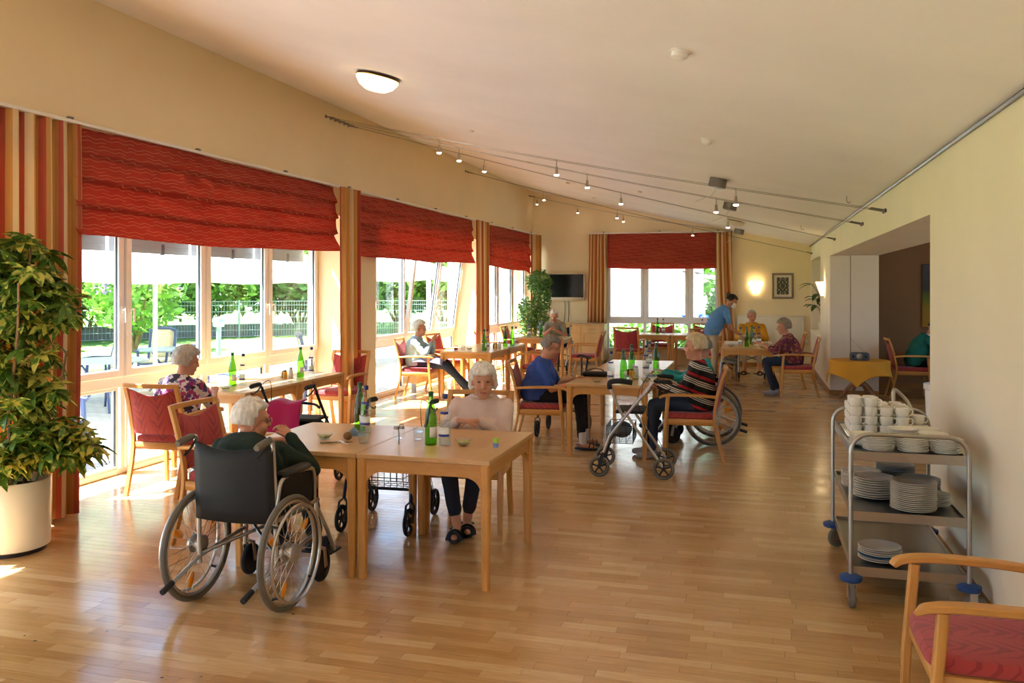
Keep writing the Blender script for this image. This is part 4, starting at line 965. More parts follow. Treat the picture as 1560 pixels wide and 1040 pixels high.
rollator('grey rollator in the side room beside the person in green', (2.95, 13.95, 0), PI/2, 'alu', 'black_plastic', 'white_plastic')
# bright jacket hung over the back strap of the window-side rollator
def drape(u, v):
    x = -.20+.30*u
    if v < .2: k = v/.2; return (x, -.02-.12*k, .745+.012*math.sin(8*u)-.01*k)
    k = (v-.2)/.8; return (x-.02*k+.03*k*(u-.5), -.14-.05*k-.02*math.sin(9*u+1)*k, .735-.30*k*(1-.15*u))
fc = MB().grid(drape, 16, 16).build('fuchsia_jacket', 'fuchsia_cloth', None, 'all', (-3.80, 6.62, 0), .05, solid=.014)
tag(fc, 'bright fuchsia jacket hung over the rollator by the window table', 'jacket')
cn = thing('walking_cane', 'dark wooden walking cane with handle leaning at the middle table', 'cane', (-1.93, 9.78, 0))
MB().tube([(0, 0, .0), (0.0, .03, .45), (0, .05, .90)], [.009, .010, .012], 8).build('shaft', 'cane_wood', cn)
MB().path_bar(smooth_path([(-.055, .05, .915), (-.02, .05, .925), (.03, .05, .92), (.065, .05, .90)], 3), .026, .03).build('handle', 'cane_wood', cn)
MB().tube([(0, .03, .55), (0, .031, .565)], .014, 8).build('collar', 'brass', cn); MB().lathe([(.014, 0), (.011, .04)], 8).build('rubber_tip', 'black_rubber', cn)

# ---------------------------------------------------------------- things on the tables
BP = [(.034, 0), (.038, .006), (.038, .15), (.036, .175), (.024, .225), (.0145, .262), (.0135, .29)]
def bottle_maker(kind):
    def mk():
        g = thing('bottle', '', 'bottle')
        k = 1.06 if kind == 'green' else 1.02
        MB().lathe([(r, z*k) for r, z in BP], 16).build('glass_body', 'green_glass' if kind == 'green' else 'clear_glass', g)
        if kind != 'green': MB().lathe([(r-.004, max(.004, z*k)) for r, z in BP[:3]], 14).build('water', 'water_fill', g)
        MB().lathe([(.0165, .285*k), (.0165, .312*k), (.013, .314*k)], 12).build('cap', 'cap_green' if kind == 'green' else 'cap_blue', g)
        n = 10; a0, a1 = (-1.0, .6) if kind == 'green' else (-2.7, -.3)
        def lab(r, z0, z1, nm, m): MB().grid(lambda u, v: (r*math.cos(a0+(a1-a0)*u), r*math.sin(a0+(a1-a0)*u), z0+(z1-z0)*v), n, 1).build(nm, m, g, solid=.0006)
        lab(.0388, .05, .115, 'label', 'label_white')
        if kind != 'green': lab(.0393, .058, .072, 'label_print', 'label_blue'); lab(.0305, .195, .212, 'neck_label', 'label_blue')
        return g
    return mk
GB = Pool(bottle_maker('green')); WB = Pool(bottle_maker('clear'))
Z = TH_
BN = 'mineral water bottles'
def gbot(x, y, lab): GB.put((x, y, Z), random.uniform(-.4, .4), lab, BN)
def wbot(x, y, lab): WB.put((x, y, Z), random.uniform(-.4, .4), lab, BN)
gbot(-2.585, 5.33, 'green bottle on the left front table beside the blue folded napkin'); wbot(-2.515, 5.28, 'clear bottle with blue cap and white label on the left front table')
gbot(-1.935, 4.99, 'green bottle on the right front table before the woman in pink'); wbot(-1.845, 5.0, 'clear water bottle standing by the green one before the woman in pink')
gbot(-5.0, 7.44, 'green bottle on the window table nearest the woman in purple print'); wbot(-4.93, 7.52, 'clear blue capped bottle on the window table nearest the woman in purple print')
gbot(-4.76, 8.35, 'green bottle at the far half of the window table'); wbot(-4.72, 8.52, 'clear bottle at the far half of the window table')
gbot(-4.02, 12.65, 'single green bottle before the woman in the pale blue cardigan'); wbot(-4.03, 12.85, 'clear bottle half hidden behind the green one before the pale blue cardigan')
gbot(-3.98, 13.68, 'left one of two green bottles side by side on the second window table'); gbot(-3.87, 13.72, 'right one of two green bottles side by side on the second window table'); wbot(-3.86, 13.92, 'clear bottle behind the two green bottles on the second window table')
gbot(-1.30, 8.88, 'green bottle beside a clear one at the near end of the middle table'); wbot(-1.42, 8.82, 'clear bottle with blue cap at the near end of the middle table')
gbot(-1.33, 9.72, 'green bottle with yellow label in the centre of the middle table'); gbot(-1.10, 10.15, 'green bottle standing at the far right of the middle table'); wbot(-1.18, 9.85, 'clear bottle in the centre of the middle table'); wbot(-1.22, 10.5, 'clear bottle furthest back on the middle table')
wbot(-4.25, 16.3, 'clear bottle before the man in the grey shirt'); gbot(-4.02, 16.35, 'green bottle before the man in the grey shirt'); wbot(-4.12, 16.6, 'second clear bottle beside the arm of the man in grey')
gbot(-1.95, 18.3, 'left green bottle on the back window table'); wbot(-1.83, 18.3, 'left clear bottle on the back window table'); wbot(-1.02, 18.3, 'right clear bottle on the back window table'); gbot(-.9, 18.3, 'right green bottle on the back window table')
wbot(-.20, 14.75, 'leftmost clear bottle on the table of the floral blouse woman'); gbot(-.10, 14.72, 'green bottle among clear ones on the floral blouse table'); wbot(.02, 14.85, 'clear bottle right of the green one on the floral blouse table'); wbot(.10, 15.1, 'rearmost clear bottle on the floral blouse table'); gbot(-.02, 15.3, 'green bottle behind the clear ones before the man in yellow')
def make_tumbler():
    g = thing('tumbler', '', 'glass'); n = 12
    MB().lathe([(.026, 0), (.030, .004), (.036, .085), (.034, .085), (.028, .010), (.005, .009)], n).build('glass_wall', 'clear_glass', g); MB().lathe([(.0345, .05), (.0355, .052), (.0350, .056)], n).build('glass_ridge', 'clear_glass', g)
    return g
TU = Pool(make_tumbler)
for x, y, lab in ((-2.36, 4.92, 'upturned glass tumbler on the left front table near the seam'), (-2.07, 5.12, 'glass tumbler beside the green bottle before the woman in pink'), (-1.24, 8.72, 'glass tumbler behind the bottles at the near end of the middle table'), (-1.02, 9.52, 'glass tumbler alone at the right edge of the middle table'),
    (-4.45, 12.55, 'glass of red juice before the woman in the pale blue cardigan'), (-4.35, 12.62, 'empty glass beside the red juice'), (-4.92, 8.25, 'glass tumbler beside the far green bottle on the window table'), (-5.05, 7.2, 'glass tumbler on the window table by the sash'), (-3.72, 13.3, 'glass tumbler at the aisle side of the second window table'), (.2, 14.65, 'glass tumbler before the floral blouse woman'), (-1.36, 9.28, 'glass tumbler among the jars on the middle table')):
    TU.put((x, y, Z), 0, lab, 'drinking glasses')
tag(MB().lathe([(.027, .008), (.031, .045), (.003, .046)], 12).build('juice_fill', 'red_drink', None, True, (-4.45, 12.55, Z)), 'red juice in the glass before the pale blue cardigan', 'juice')
def make_bowl():
    g = thing('dessert_bowl', '', 'bowl')
    MB().lathe([(.025, 0), (.03, .004), (.058, .042), (.056, .042), (.028, .010), (.004, .008)], 18).build('bowl_shell', 'clear_glass', g); MB().lathe([(.03, .011), (.045, .026), (.02, .030), (.003, .031)], 14).build('dessert', 'dessert_cream', g); return g
M('dessert_cream', 'C9C48C', .7, var=.3, vscale=60)
BW_ = Pool(make_bowl)
for x, y, lab in ((-2.66, 4.98, 'glass dessert bowl beside the kiwi on the left front table'), (-1.73, 5.02, 'glass dessert bowl with fruit before the woman in pink'), (-1.55, 8.72, 'glass bowl at the near left edge of the middle table'), (-1.20, 9.05, 'glass bowl of fruit among the jars on the middle table'), (-1.07, 8.88, 'shallow glass bowl near the striped sweater woman'), (-4.28, 12.7, 'glass bowl before the woman in the pale blue cardigan'), (-3.75, 13.2, 'glass bowl at the far aisle side of the second window table'), (-4.86, 7.12, 'glass bowl before the woman in purple print'), (-3.85, 16.3, 'glass bowl before the man in the grey shirt'), (-.35, 14.6, 'glass bowl before the standing carer'), (.15, 14.35, 'plate bowl under the hands of the floral blouse woman')):
    BW_.put((x, y, Z), 0, lab, 'glass dessert bowls')
kw = MB().ell((0, 0, .026), (.03, .025, .026), 16, 10).build('kiwi', 'kiwi', None, 'all', (-2.51, 5.0, Z)); tag(kw, 'brown kiwi on the left front table', 'fruit')
nk = MB().prism([(-.055, 0), (.055, 0), (.0, .055)], 1, -.03, .03).build('table_sign', 'blue_napkin', None, False, (-2.55, 5.16, Z), .3); tag(nk, 'folded grey blue card on the left front table', 'card')
def knife(label, x, y, rz, m='steel', L=.2):
    g = thing('table_knife', label, 'cutlery', (x, y, Z), rz); MB().path_bar([(0, 0, .005), (L*.5, 0, .006), (L*.52, 0, .006)], .014, .008).build('handle', m, g); MB().path_bar([(L*.5, 0, .004), (L*.85, 0, .004), (L, .004, .004)], [.018, .018, .006], .002).build('blade', m, g)
knife('table knife lying before the kiwi on the left front table', -2.62, 4.84, .45, 'steel_dark'); knife('white plastic spoon crossing the knife by the kiwi', -2.53, 4.93, -.75, 'white_plastic', .15)
knife('knife lying on the window table', -4.75, 7.35, .5); knife('knife beside the tumbler on the middle table', -1.08, 9.62, .2)
cr = thing('condiment_stand', 'small wire bicycle holding salt and pepper jars on the front tables', 'condiment set', (-2.15, 4.99, Z), .4)
for s in (-1, 1):
    w = torus(MB(), .027, .003, (0, s*.042, .03), n=20, k=5); wo = w.build('wire_wheel', 'steel_dark', cr); q = MB()
    for k in range(4): a = PI*k/4; q.tube([(0, s*.042+.027*math.cos(a), .03+.027*math.sin(a)), (0, s*.042-.027*math.cos(a), .03-.027*math.sin(a))], .0012, 4)
    q.build('wire_spokes', 'steel_dark', wo)
MB().tube(smooth_path([(0, -.042, .03), (0, -.01, .055), (0, .03, .05), (0, .042, .03), (0, .05, .10), (.03, .05, .11)], 4), .003, 5).build('wire_frame', 'steel_dark', cr)
for s in (-1, 1): j = MB().lathe([(.018, .03), (.019, .08), (.015, .088)], 12, Matrix.Translation((.018*s, .006*s, 0))).build('shaker', 'clear_glass', cr); MB().lathe([(.016, .088), (.016, .104), (.008, .11)], 12, Matrix.Translation((.018*s, .006*s, 0))).build('shaker_lid', 'steel', j)
cu = thing('pill_cup', 'small green and blue stacked plastic cup on the right front table', 'cup', (-1.52, 5.02, Z)); MB().lathe([(.017, 0), (.019, .026)], 14).build('blue_cup', 'cup_blue_', cu) if M('cup_blue_', '7A9AD8', .4) else 0; MB().lathe([(.017, .027), (.019, .056)], 14).build('green_cup', 'cup_green_', cu) if M('cup_green_', 'A8D84A', .4) else 0
def condiments(x, y, label):
    g = thing('condiment_jars', label, 'condiment set', (x, y, Z))
    for i, (dx, dy, h, m) in enumerate(((0, 0, .09, 'jar_yellow'), (.05, .03, .12, 'jar_white'), (-.04, .04, .08, 'jar_amber'))):
        j = MB().lathe([(.022, 0), (.024, .005), (.024, h*.75), (.016, h*.85)], 12, Matrix.Translation((dx, dy, 0))).build('jar', m, g); MB().lathe([(.018, h*.85), (.018, h), (.004, h+.002)], 12, Matrix.Translation((dx, dy, 0))).build('lid', 'black_plastic' if i != 1 else 'steel', j)
M('jar_yellow', 'D8A030', .4); M('jar_white', 'D8D4C8', .3); M('jar_amber', '6A3A1C', .3)
condiments(-1.28, 9.35, 'cluster of condiment jars on the middle table'); condiments(-3.95, 13.05, 'cluster of condiment jars on the second window table'); condiments(-4.86, 8.2, 'cluster of condiment jars on the window table')
def papers(label, x, y, rz=0, w=.2, d=.28):
    g = thing('magazine', label, 'magazine', (x, y, Z), rz); MB().box(-w/2, w/2, -d/2, d/2, 0, .004).build('lower_page', 'paper_white', g, False); MB().box(-w/2+.01, w/2, -d/2, d/2-.02, .004, .008, Matrix.Rotation(.08, 4, 'Z')).build('cover', 'blue_napkin', g, False)
papers('magazine lying before the man in yellow', .22, 15.35, .3); papers('white napkin on the middle table', -1.05, 9.5, .1, .2, .2)
tag(MB().box(-.14, .14, -.09, .09, 0, .05, c=.01).build('pill_tray', 'white_plastic', None, True, (-.32, 15.2, Z)), 'white plastic tray under the hands of the carer', 'tray')

# ---------------------------------------------------------------- serving trolley with crockery
TX, TY = .80, 5.49
tr = thing('serving_trolley', 'three tier stainless steel serving trolley by the right wall', 'trolley', (TX, TY, 0))
for s in (-1, 1):
    y = s*.54
    pts = [(-.29, y, .17)]+[(-.29, y, .83)]+[(-.29+.10*(1-math.cos(a)), y+s*.0, .83+.10*math.sin(a)) for a in [PI/2*i/6 for i in range(1, 7)]]+[(.29-.10*(1-math.cos(a)), y, .83+.10*math.sin(a)) for a in [PI/2*i/6 for i in range(6, 0, -1)]]+[(.29, y, .83), (.29, y, .17)]
    MB().tube(pts, .0125, 10).build('end_frame', 'steel', tr)
    for sx in (-1, 1):
        x = sx*.29; MB().lathe([(.055, .135), (.06, .145), (.06, .16), (.03, .172)], 16, Matrix.Translation((x, y, 0))).build('bumper', 'blue_bumper', tr)
        a = .5*sx+s; cx, cy = x+.03*math.cos(a), y+.03*math.sin(a); ca = MB(); R = Matrix.Translation((cx, cy, .062)) @ Matrix.Rotation(a+PI/2, 4, 'Z')
        cs = MB().lathe([(.03, -.014), (.058, -.014), (.062, -.008), (.062, .008), (.058, .014), (.03, .014)], 20, R @ Matrix.Rotation(PI/2, 4, 'Y')).build('caster', 'grey_rubber', tr)
        MB().lathe([(.035, -.016), (.035, .016)], 12, R @ Matrix.Rotation(PI/2, 4, 'Y')).build('caster_disc', 'steel_dark', cs)
        f = MB()
        for k in (-1, 1): f.box(k*.02-.002, k*.02+.002, -.018, .018, -.01, .065, R)
        f.box(-.022, .022, -.02, .02, .062, .07, R); f.build('caster_fork', 'steel', tr, False)
MB().tube(smooth_path([(.085, .54, .93), (.085, .56, 1.03), (.10, .58, 1.05), (.17, .60, .98), (.19, .56, .93)], 4), .012, 8).build('push_handle', 'steel', tr)
for z in (.19, .49, .815):
    sh = MB().box(-.275, .275, -.53, .53, z-.002, z+.002).build('shelf', 'shelf_steel', tr, False); rm = MB()
    rm.box(-.28, .28, -.535, -.527, z-.03, z+.02).box(-.28, .28, .527, .535, z-.03, z+.02).box(-.28, -.272, -.527, .527, z-.03, z+.02).box(.272, .28, -.527, .527, z-.03, z+.02); rm.build('shelf_rim', 'steel', sh, False)
PLM = {}; ORD = ('first', 'second', 'third', 'fourth', 'fifth', 'sixth', 'seventh', 'eighth', 'ninth', 'tenth', 'eleventh', 'twelfth', 'thirteenth', 'fourteenth', 'fifteenth')
def plate_mesh(r, m):
    k = (r, m)
    if k not in PLM: PLM[k] = MB().lathe([(r*.55, 0), (r*.62, .003), (r*.98, .016), (r, .018), (r*.97, .0195), (r*.6, .007), (.003, .005)], 28).mesh('plate', m, True)
    return PLM[k]
def stack(where, x, y, z, r, n, dz, m='porcelain', name='dinner_plate', odd=None):
    for k in range(n):
        mm = odd[1] if odd and k in odd[0] else m
        o = link(plate_mesh(r, mm), name, None, (TX+x+random.uniform(-.003, .003), TY+y+random.uniform(-.003, .003), z+.003+k*dz))
        pos = 'top' if k == n-1 else 'bottom' if k == 0 else ORD[k]
        tag(o, '%s plate, %s' % (pos, where), 'plate', where)
ZT, ZM, ZL = .817, .492, .192
stack('front left stack of small white plates on the top shelf', -.135, -.42, ZT, .082, 9, .0085, name='small_plate')
stack('front middle stack of small white plates on the top shelf', .04, -.42, ZT, .080, 9, .0085, name='small_plate')
stack('front right stack of small white plates on the top shelf', .205, -.42, ZT, .080, 9, .0085, name='small_plate')
stack('short stack of small plates behind the front left one', -.19, -.25, ZT, .080, 7, .0085, name='small_plate')
stack('tall stack of small plates in the second row of the top shelf', .02, -.22, ZT, .084, 11, .0085, name='small_plate')
stack('right stack of small plates in the second row of the top shelf', .18, -.2, ZT, .085, 8, .0085, name='small_plate')
stack('wide flat stack of plates behind the mugs at the wall side', .16, .02, ZT, .105, 6, .010)
stack('big front stack of dinner plates on the middle shelf', .05, -.37, ZM, .118, 15, .0105)
stack('left stack of deep white plates on the middle shelf', -.12, -.12, ZM, .115, 9, .0135)
stack('rear left stack of white plates on the middle shelf', -.16, .14, ZM, .115, 8, .0125)
stack('rear middle stack of blue grey plates on the middle shelf', .05, .26, ZM, .115, 10, .0125, 'plate_grey') if M('plate_grey', 'B4B8BA', .25) else 0
stack('wall side stack of grey plates on the middle shelf', .14, -.04, ZM, .112, 9, .012, 'plate_grey')
stack('short wall side stack of white plates on the middle shelf', .18, -.22, ZM, .09, 6, .010)
stack('lone stack of plates on the bottom shelf', -.115, -.33, ZL, .115, 7, .011, odd=((2,), 'porcelain_blue'))
tag(MB().box(-.24, .20, -.0, .48, 0, .012, c=.005).build('serving_tray', 'porcelain', None, False, (TX-.01, TY+.02, ZT)), 'flat white tray under the stacked mugs on the trolley', 'tray')
CUPB = MB().lathe([(.024, 0), (.030, .004), (.037, .02), (.038, .058), (.036, .06), (.034, .056), (.033, .02), (.004, .012)], 18).mesh('mug', 'porcelain', True)
CUPH = MB().tube(smooth_path([(.036, 0, .05), (.056, 0, .048), (.060, 0, .03), (.050, 0, .014), (.036, 0, .014)], 3), .0045, 6).mesh('handle', 'porcelain', True)
for i in range(4):
    for j in range(4):
        nst = (4, 4, 3, 3)[i] if j < 2 else 3
        for k in range(nst):
            c = link(CUPB, 'mug', None, (TX-.20+i*.087, TY+.07+j*.088, ZT+.014+k*.055), random.uniform(-.3, .5))
            col = ('aisle side', 'second', 'third', 'wall side')[i]; row = ('front', 'second', 'third', 'rear')[j]
            tag(c, 'white mug in the %s column, %s row, %s of its stack on the trolley' % (col, row, ('lowest', 'second', 'third', 'fourth')[k]), 'mug', 'stacked white mugs on the trolley'); link(CUPH, 'handle', c)
for k in range(2):
    c = link(CUPB, 'mug', None, (TX+.165, TY+.17, ZT+.014+k*.055), .3); tag(c, '%s white mug with visible handle at the wall end of the trolley' % ('lower', 'upper')[k], 'mug', 'stacked white mugs on the trolley'); link(CUPH, 'handle', c)
bk = thing('white_bucket', 'white plastic bin half hidden by the edge of the right wall', 'bin', (1.50, 7.7, 0))
MB().lathe([(.10, 0), (.135, .88), (.145, .89), (.145, .93), (.135, .93), (.13, .9)], 20).build('body', 'white_plastic', bk)

# ---------------------------------------------------------------- round table and radio in the opening
rt = thing('round_table', 'small round dark wood table under an orange cloth in the opening', 'table', (1.56, 13.95, 0))
MB().lathe([(.02, .585), (.42, .585), (.42, .61), (.02, .61)], 28).build('tabletop', 'round_wood', rt); MB().lathe([(.05, .22), (.04, .4), (.06, .585)], 14).build('column', 'round_wood', rt)
for k in range(4):
    a = PI/4+k*PI/2+.2; MB().path_bar(smooth_path([(.03*math.cos(a), .03*math.sin(a), .30), (.14*math.cos(a), .14*math.sin(a), .22), (.30*math.cos(a), .30*math.sin(a), .03), (.34*math.cos(a), .34*math.sin(a), .0)], 3), .045, .05).build('leg', 'round_wood', rt)
def cloth(u, v):
    a = 2*PI*u; sq = 1/max(abs(math.cos(a)), abs(math.sin(a))); R = .425; full = .50*sq**.9
    if v < .5: r = R*v/.5; return (r*math.cos(a), r*math.sin(a), .615)
    k = (v-.5)/.5; drop = max(.10, (full-R)*1.0+.12)*k; rr = R+.012+.035*k*math.sin(4*a+.6)+.05*k*k
    return (rr*math.cos(a), rr*math.sin(a), .615-drop)
oc = MB().grid(cloth, 72, 16).build('tablecloth', 'orange_cloth', None, 'all', (1.56, 13.95, 0), .6, solid=.004); tag(oc, 'orange cloth draped over the small round table', 'tablecloth')
ra = thing('radio', 'grey portable radio with round speaker on the orange cloth', 'radio', (1.56, 13.92, .618), -.1)
MB().loft([[V(.14*s*math.copysign(abs(math.cos(a))**.5, math.cos(a)), .085*s*math.copysign(abs(math.sin(a))**.5, math.sin(a)), z) for a in [2*PI*i/24 for i in range(24)]] for z, s in ((0, .9), (.015, 1), (.09, 1), (.115, .88), (.12, .6))]).build('case', 'bin_grey', ra)
MB().lathe([(.045, 0), (.045, .008), (.036, .010), (.003, .011)], 20, Matrix.Translation((0, -.083, .06)) @ Matrix.Rotation(PI/2, 4, 'X')).build('speaker', 'steel_dark', ra); MB().tube([(.08, .02, .115), (-.13, .05, .33)], .0025, 6).build('antenna', 'chrome', ra)
for s in (-1, 1): MB().lathe([(.02, 0), (.02, .012)], 14, Matrix.Translation((s*.09, -.08, .06)) @ Matrix.Rotation(PI/2, 4, 'X')).build('knob', 'black_plastic', ra)

# ---------------------------------------------------------------- plants
def leaflet(mb, o, d, L, w, droop, up=V(0, 0, 1)):
    d = d.normalized(); a = d.cross(up); a = a.normalized() if a.length > .05 else V(1, 0, 0); n = 5; ps = []
    for i in range(n+1):
        t = i/n; c = o+d*(L*t)-V(0, 0, droop*L*t*t); ww = w*math.sin(PI*min(1, .06+t*.94))**.75 if i < n else .001
        ps += [c-a*ww+V(0, 0, ww*.25), c-V(0, 0, .004), c+a*ww+V(0, 0, ww*.25)]
    f = []
    for i in range(n): k = i*3; f += [(k, k+1, k+4, k+3), (k+1, k+2, k+5, k+4)]
    mb.add(ps, f)
def mat_varieg():
    t = NT('leaf_varieg'); v = t.coord('Object'); oi = t.n('ObjectInfo')
    f = t.math('ADD', t.noise(v, 22, 2), t.math('MULTIPLY', t.math('SUBTRACT', oi.outputs['Random'], .5), .22))
    c = t.ramp(f, [(.0, hexc('34501C')), (.46, hexc('557A2C')), (.53, hexc('7E9C3C')), (.57, hexc('C8C25A'))]); t.base(c); t.b.inputs['Roughness'].default_value = .35
    tr_ = t.n('BsdfTranslucent'); t.l(c, tr_.inputs[0]); mx = t.n('MixShader'); mx.inputs[0].default_value = .25
    t.l(t.b.outputs[0], mx.inputs[1]); t.l(tr_.outputs[0], mx.inputs[2]); t.l(mx.outputs[0], t.o.inputs[0])
mat_varieg()
PX_, PY_ = -4.68, 4.50
pp = thing('potted_schefflera', 'tall variegated umbrella plant in a cream pot before the curtain', 'plant', (PX_, PY_, 0))
MB().lathe([(.205, .025), (.225, .035), (.228, .46), (.222, .468), (.21, .46), (.205, .40), (.003, .40)], 36).build('pot', 'pot_cream', pp); MB().lathe([(.20, .0), (.20, .026)], 24).build('saucer', 'black_plastic', pp); MB().lathe([(.204, .405), (.1, .425), (.003, .42)], 20).build('soil', 'soil', pp)
UMB = []
for q in range(4):
    mb = MB(); rq = random.Random(q+3); n = 7
    for k in range(n):
        a = 2*PI*k/n+rq.uniform(-.2, .2); leaflet(mb, V(0, 0, .0), V(math.cos(a), math.sin(a), rq.uniform(-.25, .25)), rq.uniform(.12, .155), rq.uniform(.024, .031), rq.uniform(.25, .6))
    mb.tube([(0, 0, 0), (.0, .0, -.06)], .0022, 4); UMB.append(mb.mesh('leaf', 'leaf_varieg', 'all'))
rs = random.Random(5); stems = []
for k, (dx, dy, h) in enumerate(((.04, .0, 1.98), (-.05, .06, 1.9), (.08, -.08, 1.75), (-.06, -.1, 1.85), (.10, .06, 1.3))):
    pts = smooth_path([(dx*.6, dy*.6, .42), (dx*1.2, dy*1.4, .9), (dx*2.2+.03, dy*2, h*.8), (dx*2.5+.05, dy*2.4, h)], 5); stems.append(pts); MB().tube(pts, [.014-.008*i/len(pts) for i in range(len(pts))], 6).build('stem', 'bark', pp)
cl = [((.02, .0, 1.85), (.30, .27, .22), 60), ((.13, .05, 1.62), (.32, .26, .20), 62), ((.0, -.02, 1.30), (.30, .28, .22), 50), ((.08, .0, 1.02), (.27, .26, .16), 36), ((.22, .08, .72), (.30, .25, .16), 52), ((.02, -.1, .62), (.25, .25, .10), 28), ((.42, .18, .64), (.12, .12, .12), 12)]
for c, r, n in cl:
    for i in range(n):
        while True:
            p = V(rs.uniform(-1, 1), rs.uniform(-1, 1), rs.uniform(-1, 1))
            if p.length < 1: break
        q = V(c[0]+p.x*r[0], c[1]+p.y*r[1], c[2]+p.z*r[2])
        if q.x < -.20: q.x = -.20+rs.uniform(0, .05)
        o = link(rs.choice(UMB), 'leaf', pp, q); o.rotation_euler = (rs.uniform(-.6, .6), rs.uniform(-.6, .6), rs.uniform(0, 6.28)); s = rs.uniform(.75, 1.05); o.scale = (s, s, s)
fx = thing('ficus_tree', 'tall leafy ficus beside the television in the corner', 'plant', (-4.70, 18.40, 0))
MB().lathe([(.16, 0), (.20, .34), (.19, .34), (.18, .30), (.003, .30)], 24).build('pot', 'red_timber', fx)
for a, m in ((((0, 0, .3), (.05, .02, .8), (.12, .0, 1.4), (.16, 0, 1.8)), .035), (((-.02, .0, .3), (-.1, 0, .9), (-.15, .0, 1.3)), .02)): MB().tube(smooth_path(a, 4), m, 8).build('trunk', 'bark', fx)
fm = MB()
for c, r, n, sd in (((.13, 0, 1.86), (.30, .28, .26), 900, 1), ((.20, -.02, 1.45), (.22, .25, .40), 800, 2), ((-.12, -.1, 1.15), (.24, .3, .36), 800, 3), ((.16, -.05, .95), (.22, .25, .30), 500, 4), ((-.05, -.1, .72), (.26, .25, .22), 400, 5)): leaf_cloud(fm, c, r, n, .042, sd, .2)
fo = fm.build('foliage', 'leaf_ficus', fx, False); fo['kind'] = 'stuff'
pl = thing('peace_lily', 'green leafy plant in a white pot on the niche sill', 'plant', (1.31, 17.5, .825))
MB().lathe([(.07, 0), (.095, .22), (.09, .22), (.08, .19), (.003, .19)], 20).build('pot', 'white_plastic', pl)
rl = random.Random(9)
for k in range(22):
    a = rl.uniform(0, 6.28); hh = rl.uniform(.25, .8); rr = rl.uniform(.05, .13)*(.6 if math.cos(a) > .3 else 2.2); mb = MB(); b = V(rr*math.cos(a), rr*math.sin(a), .2+hh)
    mb.tube(smooth_path([(0, 0, .19), (b.x*.4, b.y*.4, .2+hh*.7), b], 3), .004, 5); leaflet(mb, b, V(math.cos(a), math.sin(a), rl.uniform(-.1, .5)), rl.uniform(.16, .2)*(.75 if math.cos(a) > .3 else 1.45), rl.uniform(.04, .055), .5); mb.build('leaf', 'leaf_lily', pl)

# ---------------------------------------------------------------- people
def remesh(mb, voxel, smooth=4, fac=.5, wrinkle=0, seed=0):
    me = mb.mesh('tmp', None); o = bpy.data.objects.new('tmp', me); COL.objects.link(o)
    r = o.modifiers.new('r', 'REMESH'); r.mode = 'VOXEL'; r.voxel_size = voxel; r.use_smooth_shade = True
    s = o.modifiers.new('s', 'SMOOTH'); s.factor = fac; s.iterations = smooth
    dg = bpy.context.evaluated_depsgraph_get(); ev = o.evaluated_get(dg); out = bpy.data.meshes.new_from_object(ev)
    bpy.data.objects.remove(o); bpy.data.meshes.remove(me)
    if wrinkle:
        import array
        n = len(out.vertices); co = [0.0]*(3*n); no = [0.0]*(3*n); out.vertices.foreach_get('co', co); out.vertices.foreach_get('normal', no)
        for i in range(n):
            p = V(co[3*i], co[3*i+1], co[3*i+2]); w = noise.noise(V(p.x*9+seed, p.y*9, p.z*26))*.6+noise.noise(V(p.x*22, p.y*22+seed, p.z*14))*.4
            for k in range(3): co[3*i+k] += no[3*i+k]*w*wrinkle
        out.vertices.foreach_set('co', co)
    out.polygons.foreach_set('use_smooth', [True]*len(out.polygons)); out.update(); return out
def merge(me, mb):   # append loose tubes (fingers) to a remeshed body
    v = [tuple(x.co) for x in me.vertices]; f = [tuple(p.vertices) for p in me.polygons]; m2 = MB(); m2.v = v; m2.f = f; m2.add(mb.v, mb.f); return m2
def ering(c, rx, ry, ax, ay, n=20, p=.8):
    return [c+ax*(rx*math.copysign(abs(math.cos(a))**p, math.cos(a)))+ay*(ry*math.copysign(abs(math.sin(a))**p, math.sin(a))) for a in [2*PI*i/n for i in range(n)]]
SKIN = {'fair': M('skin_fair', 'C88E70', .55, var=.08, vscale=14, spec=.35), 'tan': M('skin_tan', 'B88262', .55, var=.08, vscale=14, spec=.35)}
M('eye_dark', '40332C', .2); M('lip', 'A8605A', .5); M('brow', 'B0A498', .9); M('gold_wire', 'B09A70', .3, .8); M('mask_white', 'EDEDEA', .8)
def hair_mat(name, c):
    t = NT(name); v = t.coord('Object', (1, 1, .25)); n = t.noise(v, 55, 4); cc = hexc(c)
    t.base(t.ramp(n, [(.3, tuple(x*.62 for x in cc)), (.7, tuple(min(1, x*1.12) for x in cc))])); t.b.inputs['Roughness'].default_value = .6; t.bump(n, .6, .006)
for n_, c_ in (('hair_white', 'E6DFD2'), ('hair_silver', 'C4BCB0'), ('hair_blond', 'D9C49A'), ('hair_grey', '8C8074'), ('hair_mixed', '9C8A72'), ('hair_dark', '241C18'), ('hair_brown', '4A3A2C')): hair_mat(n_, c_)
class Fig: pass
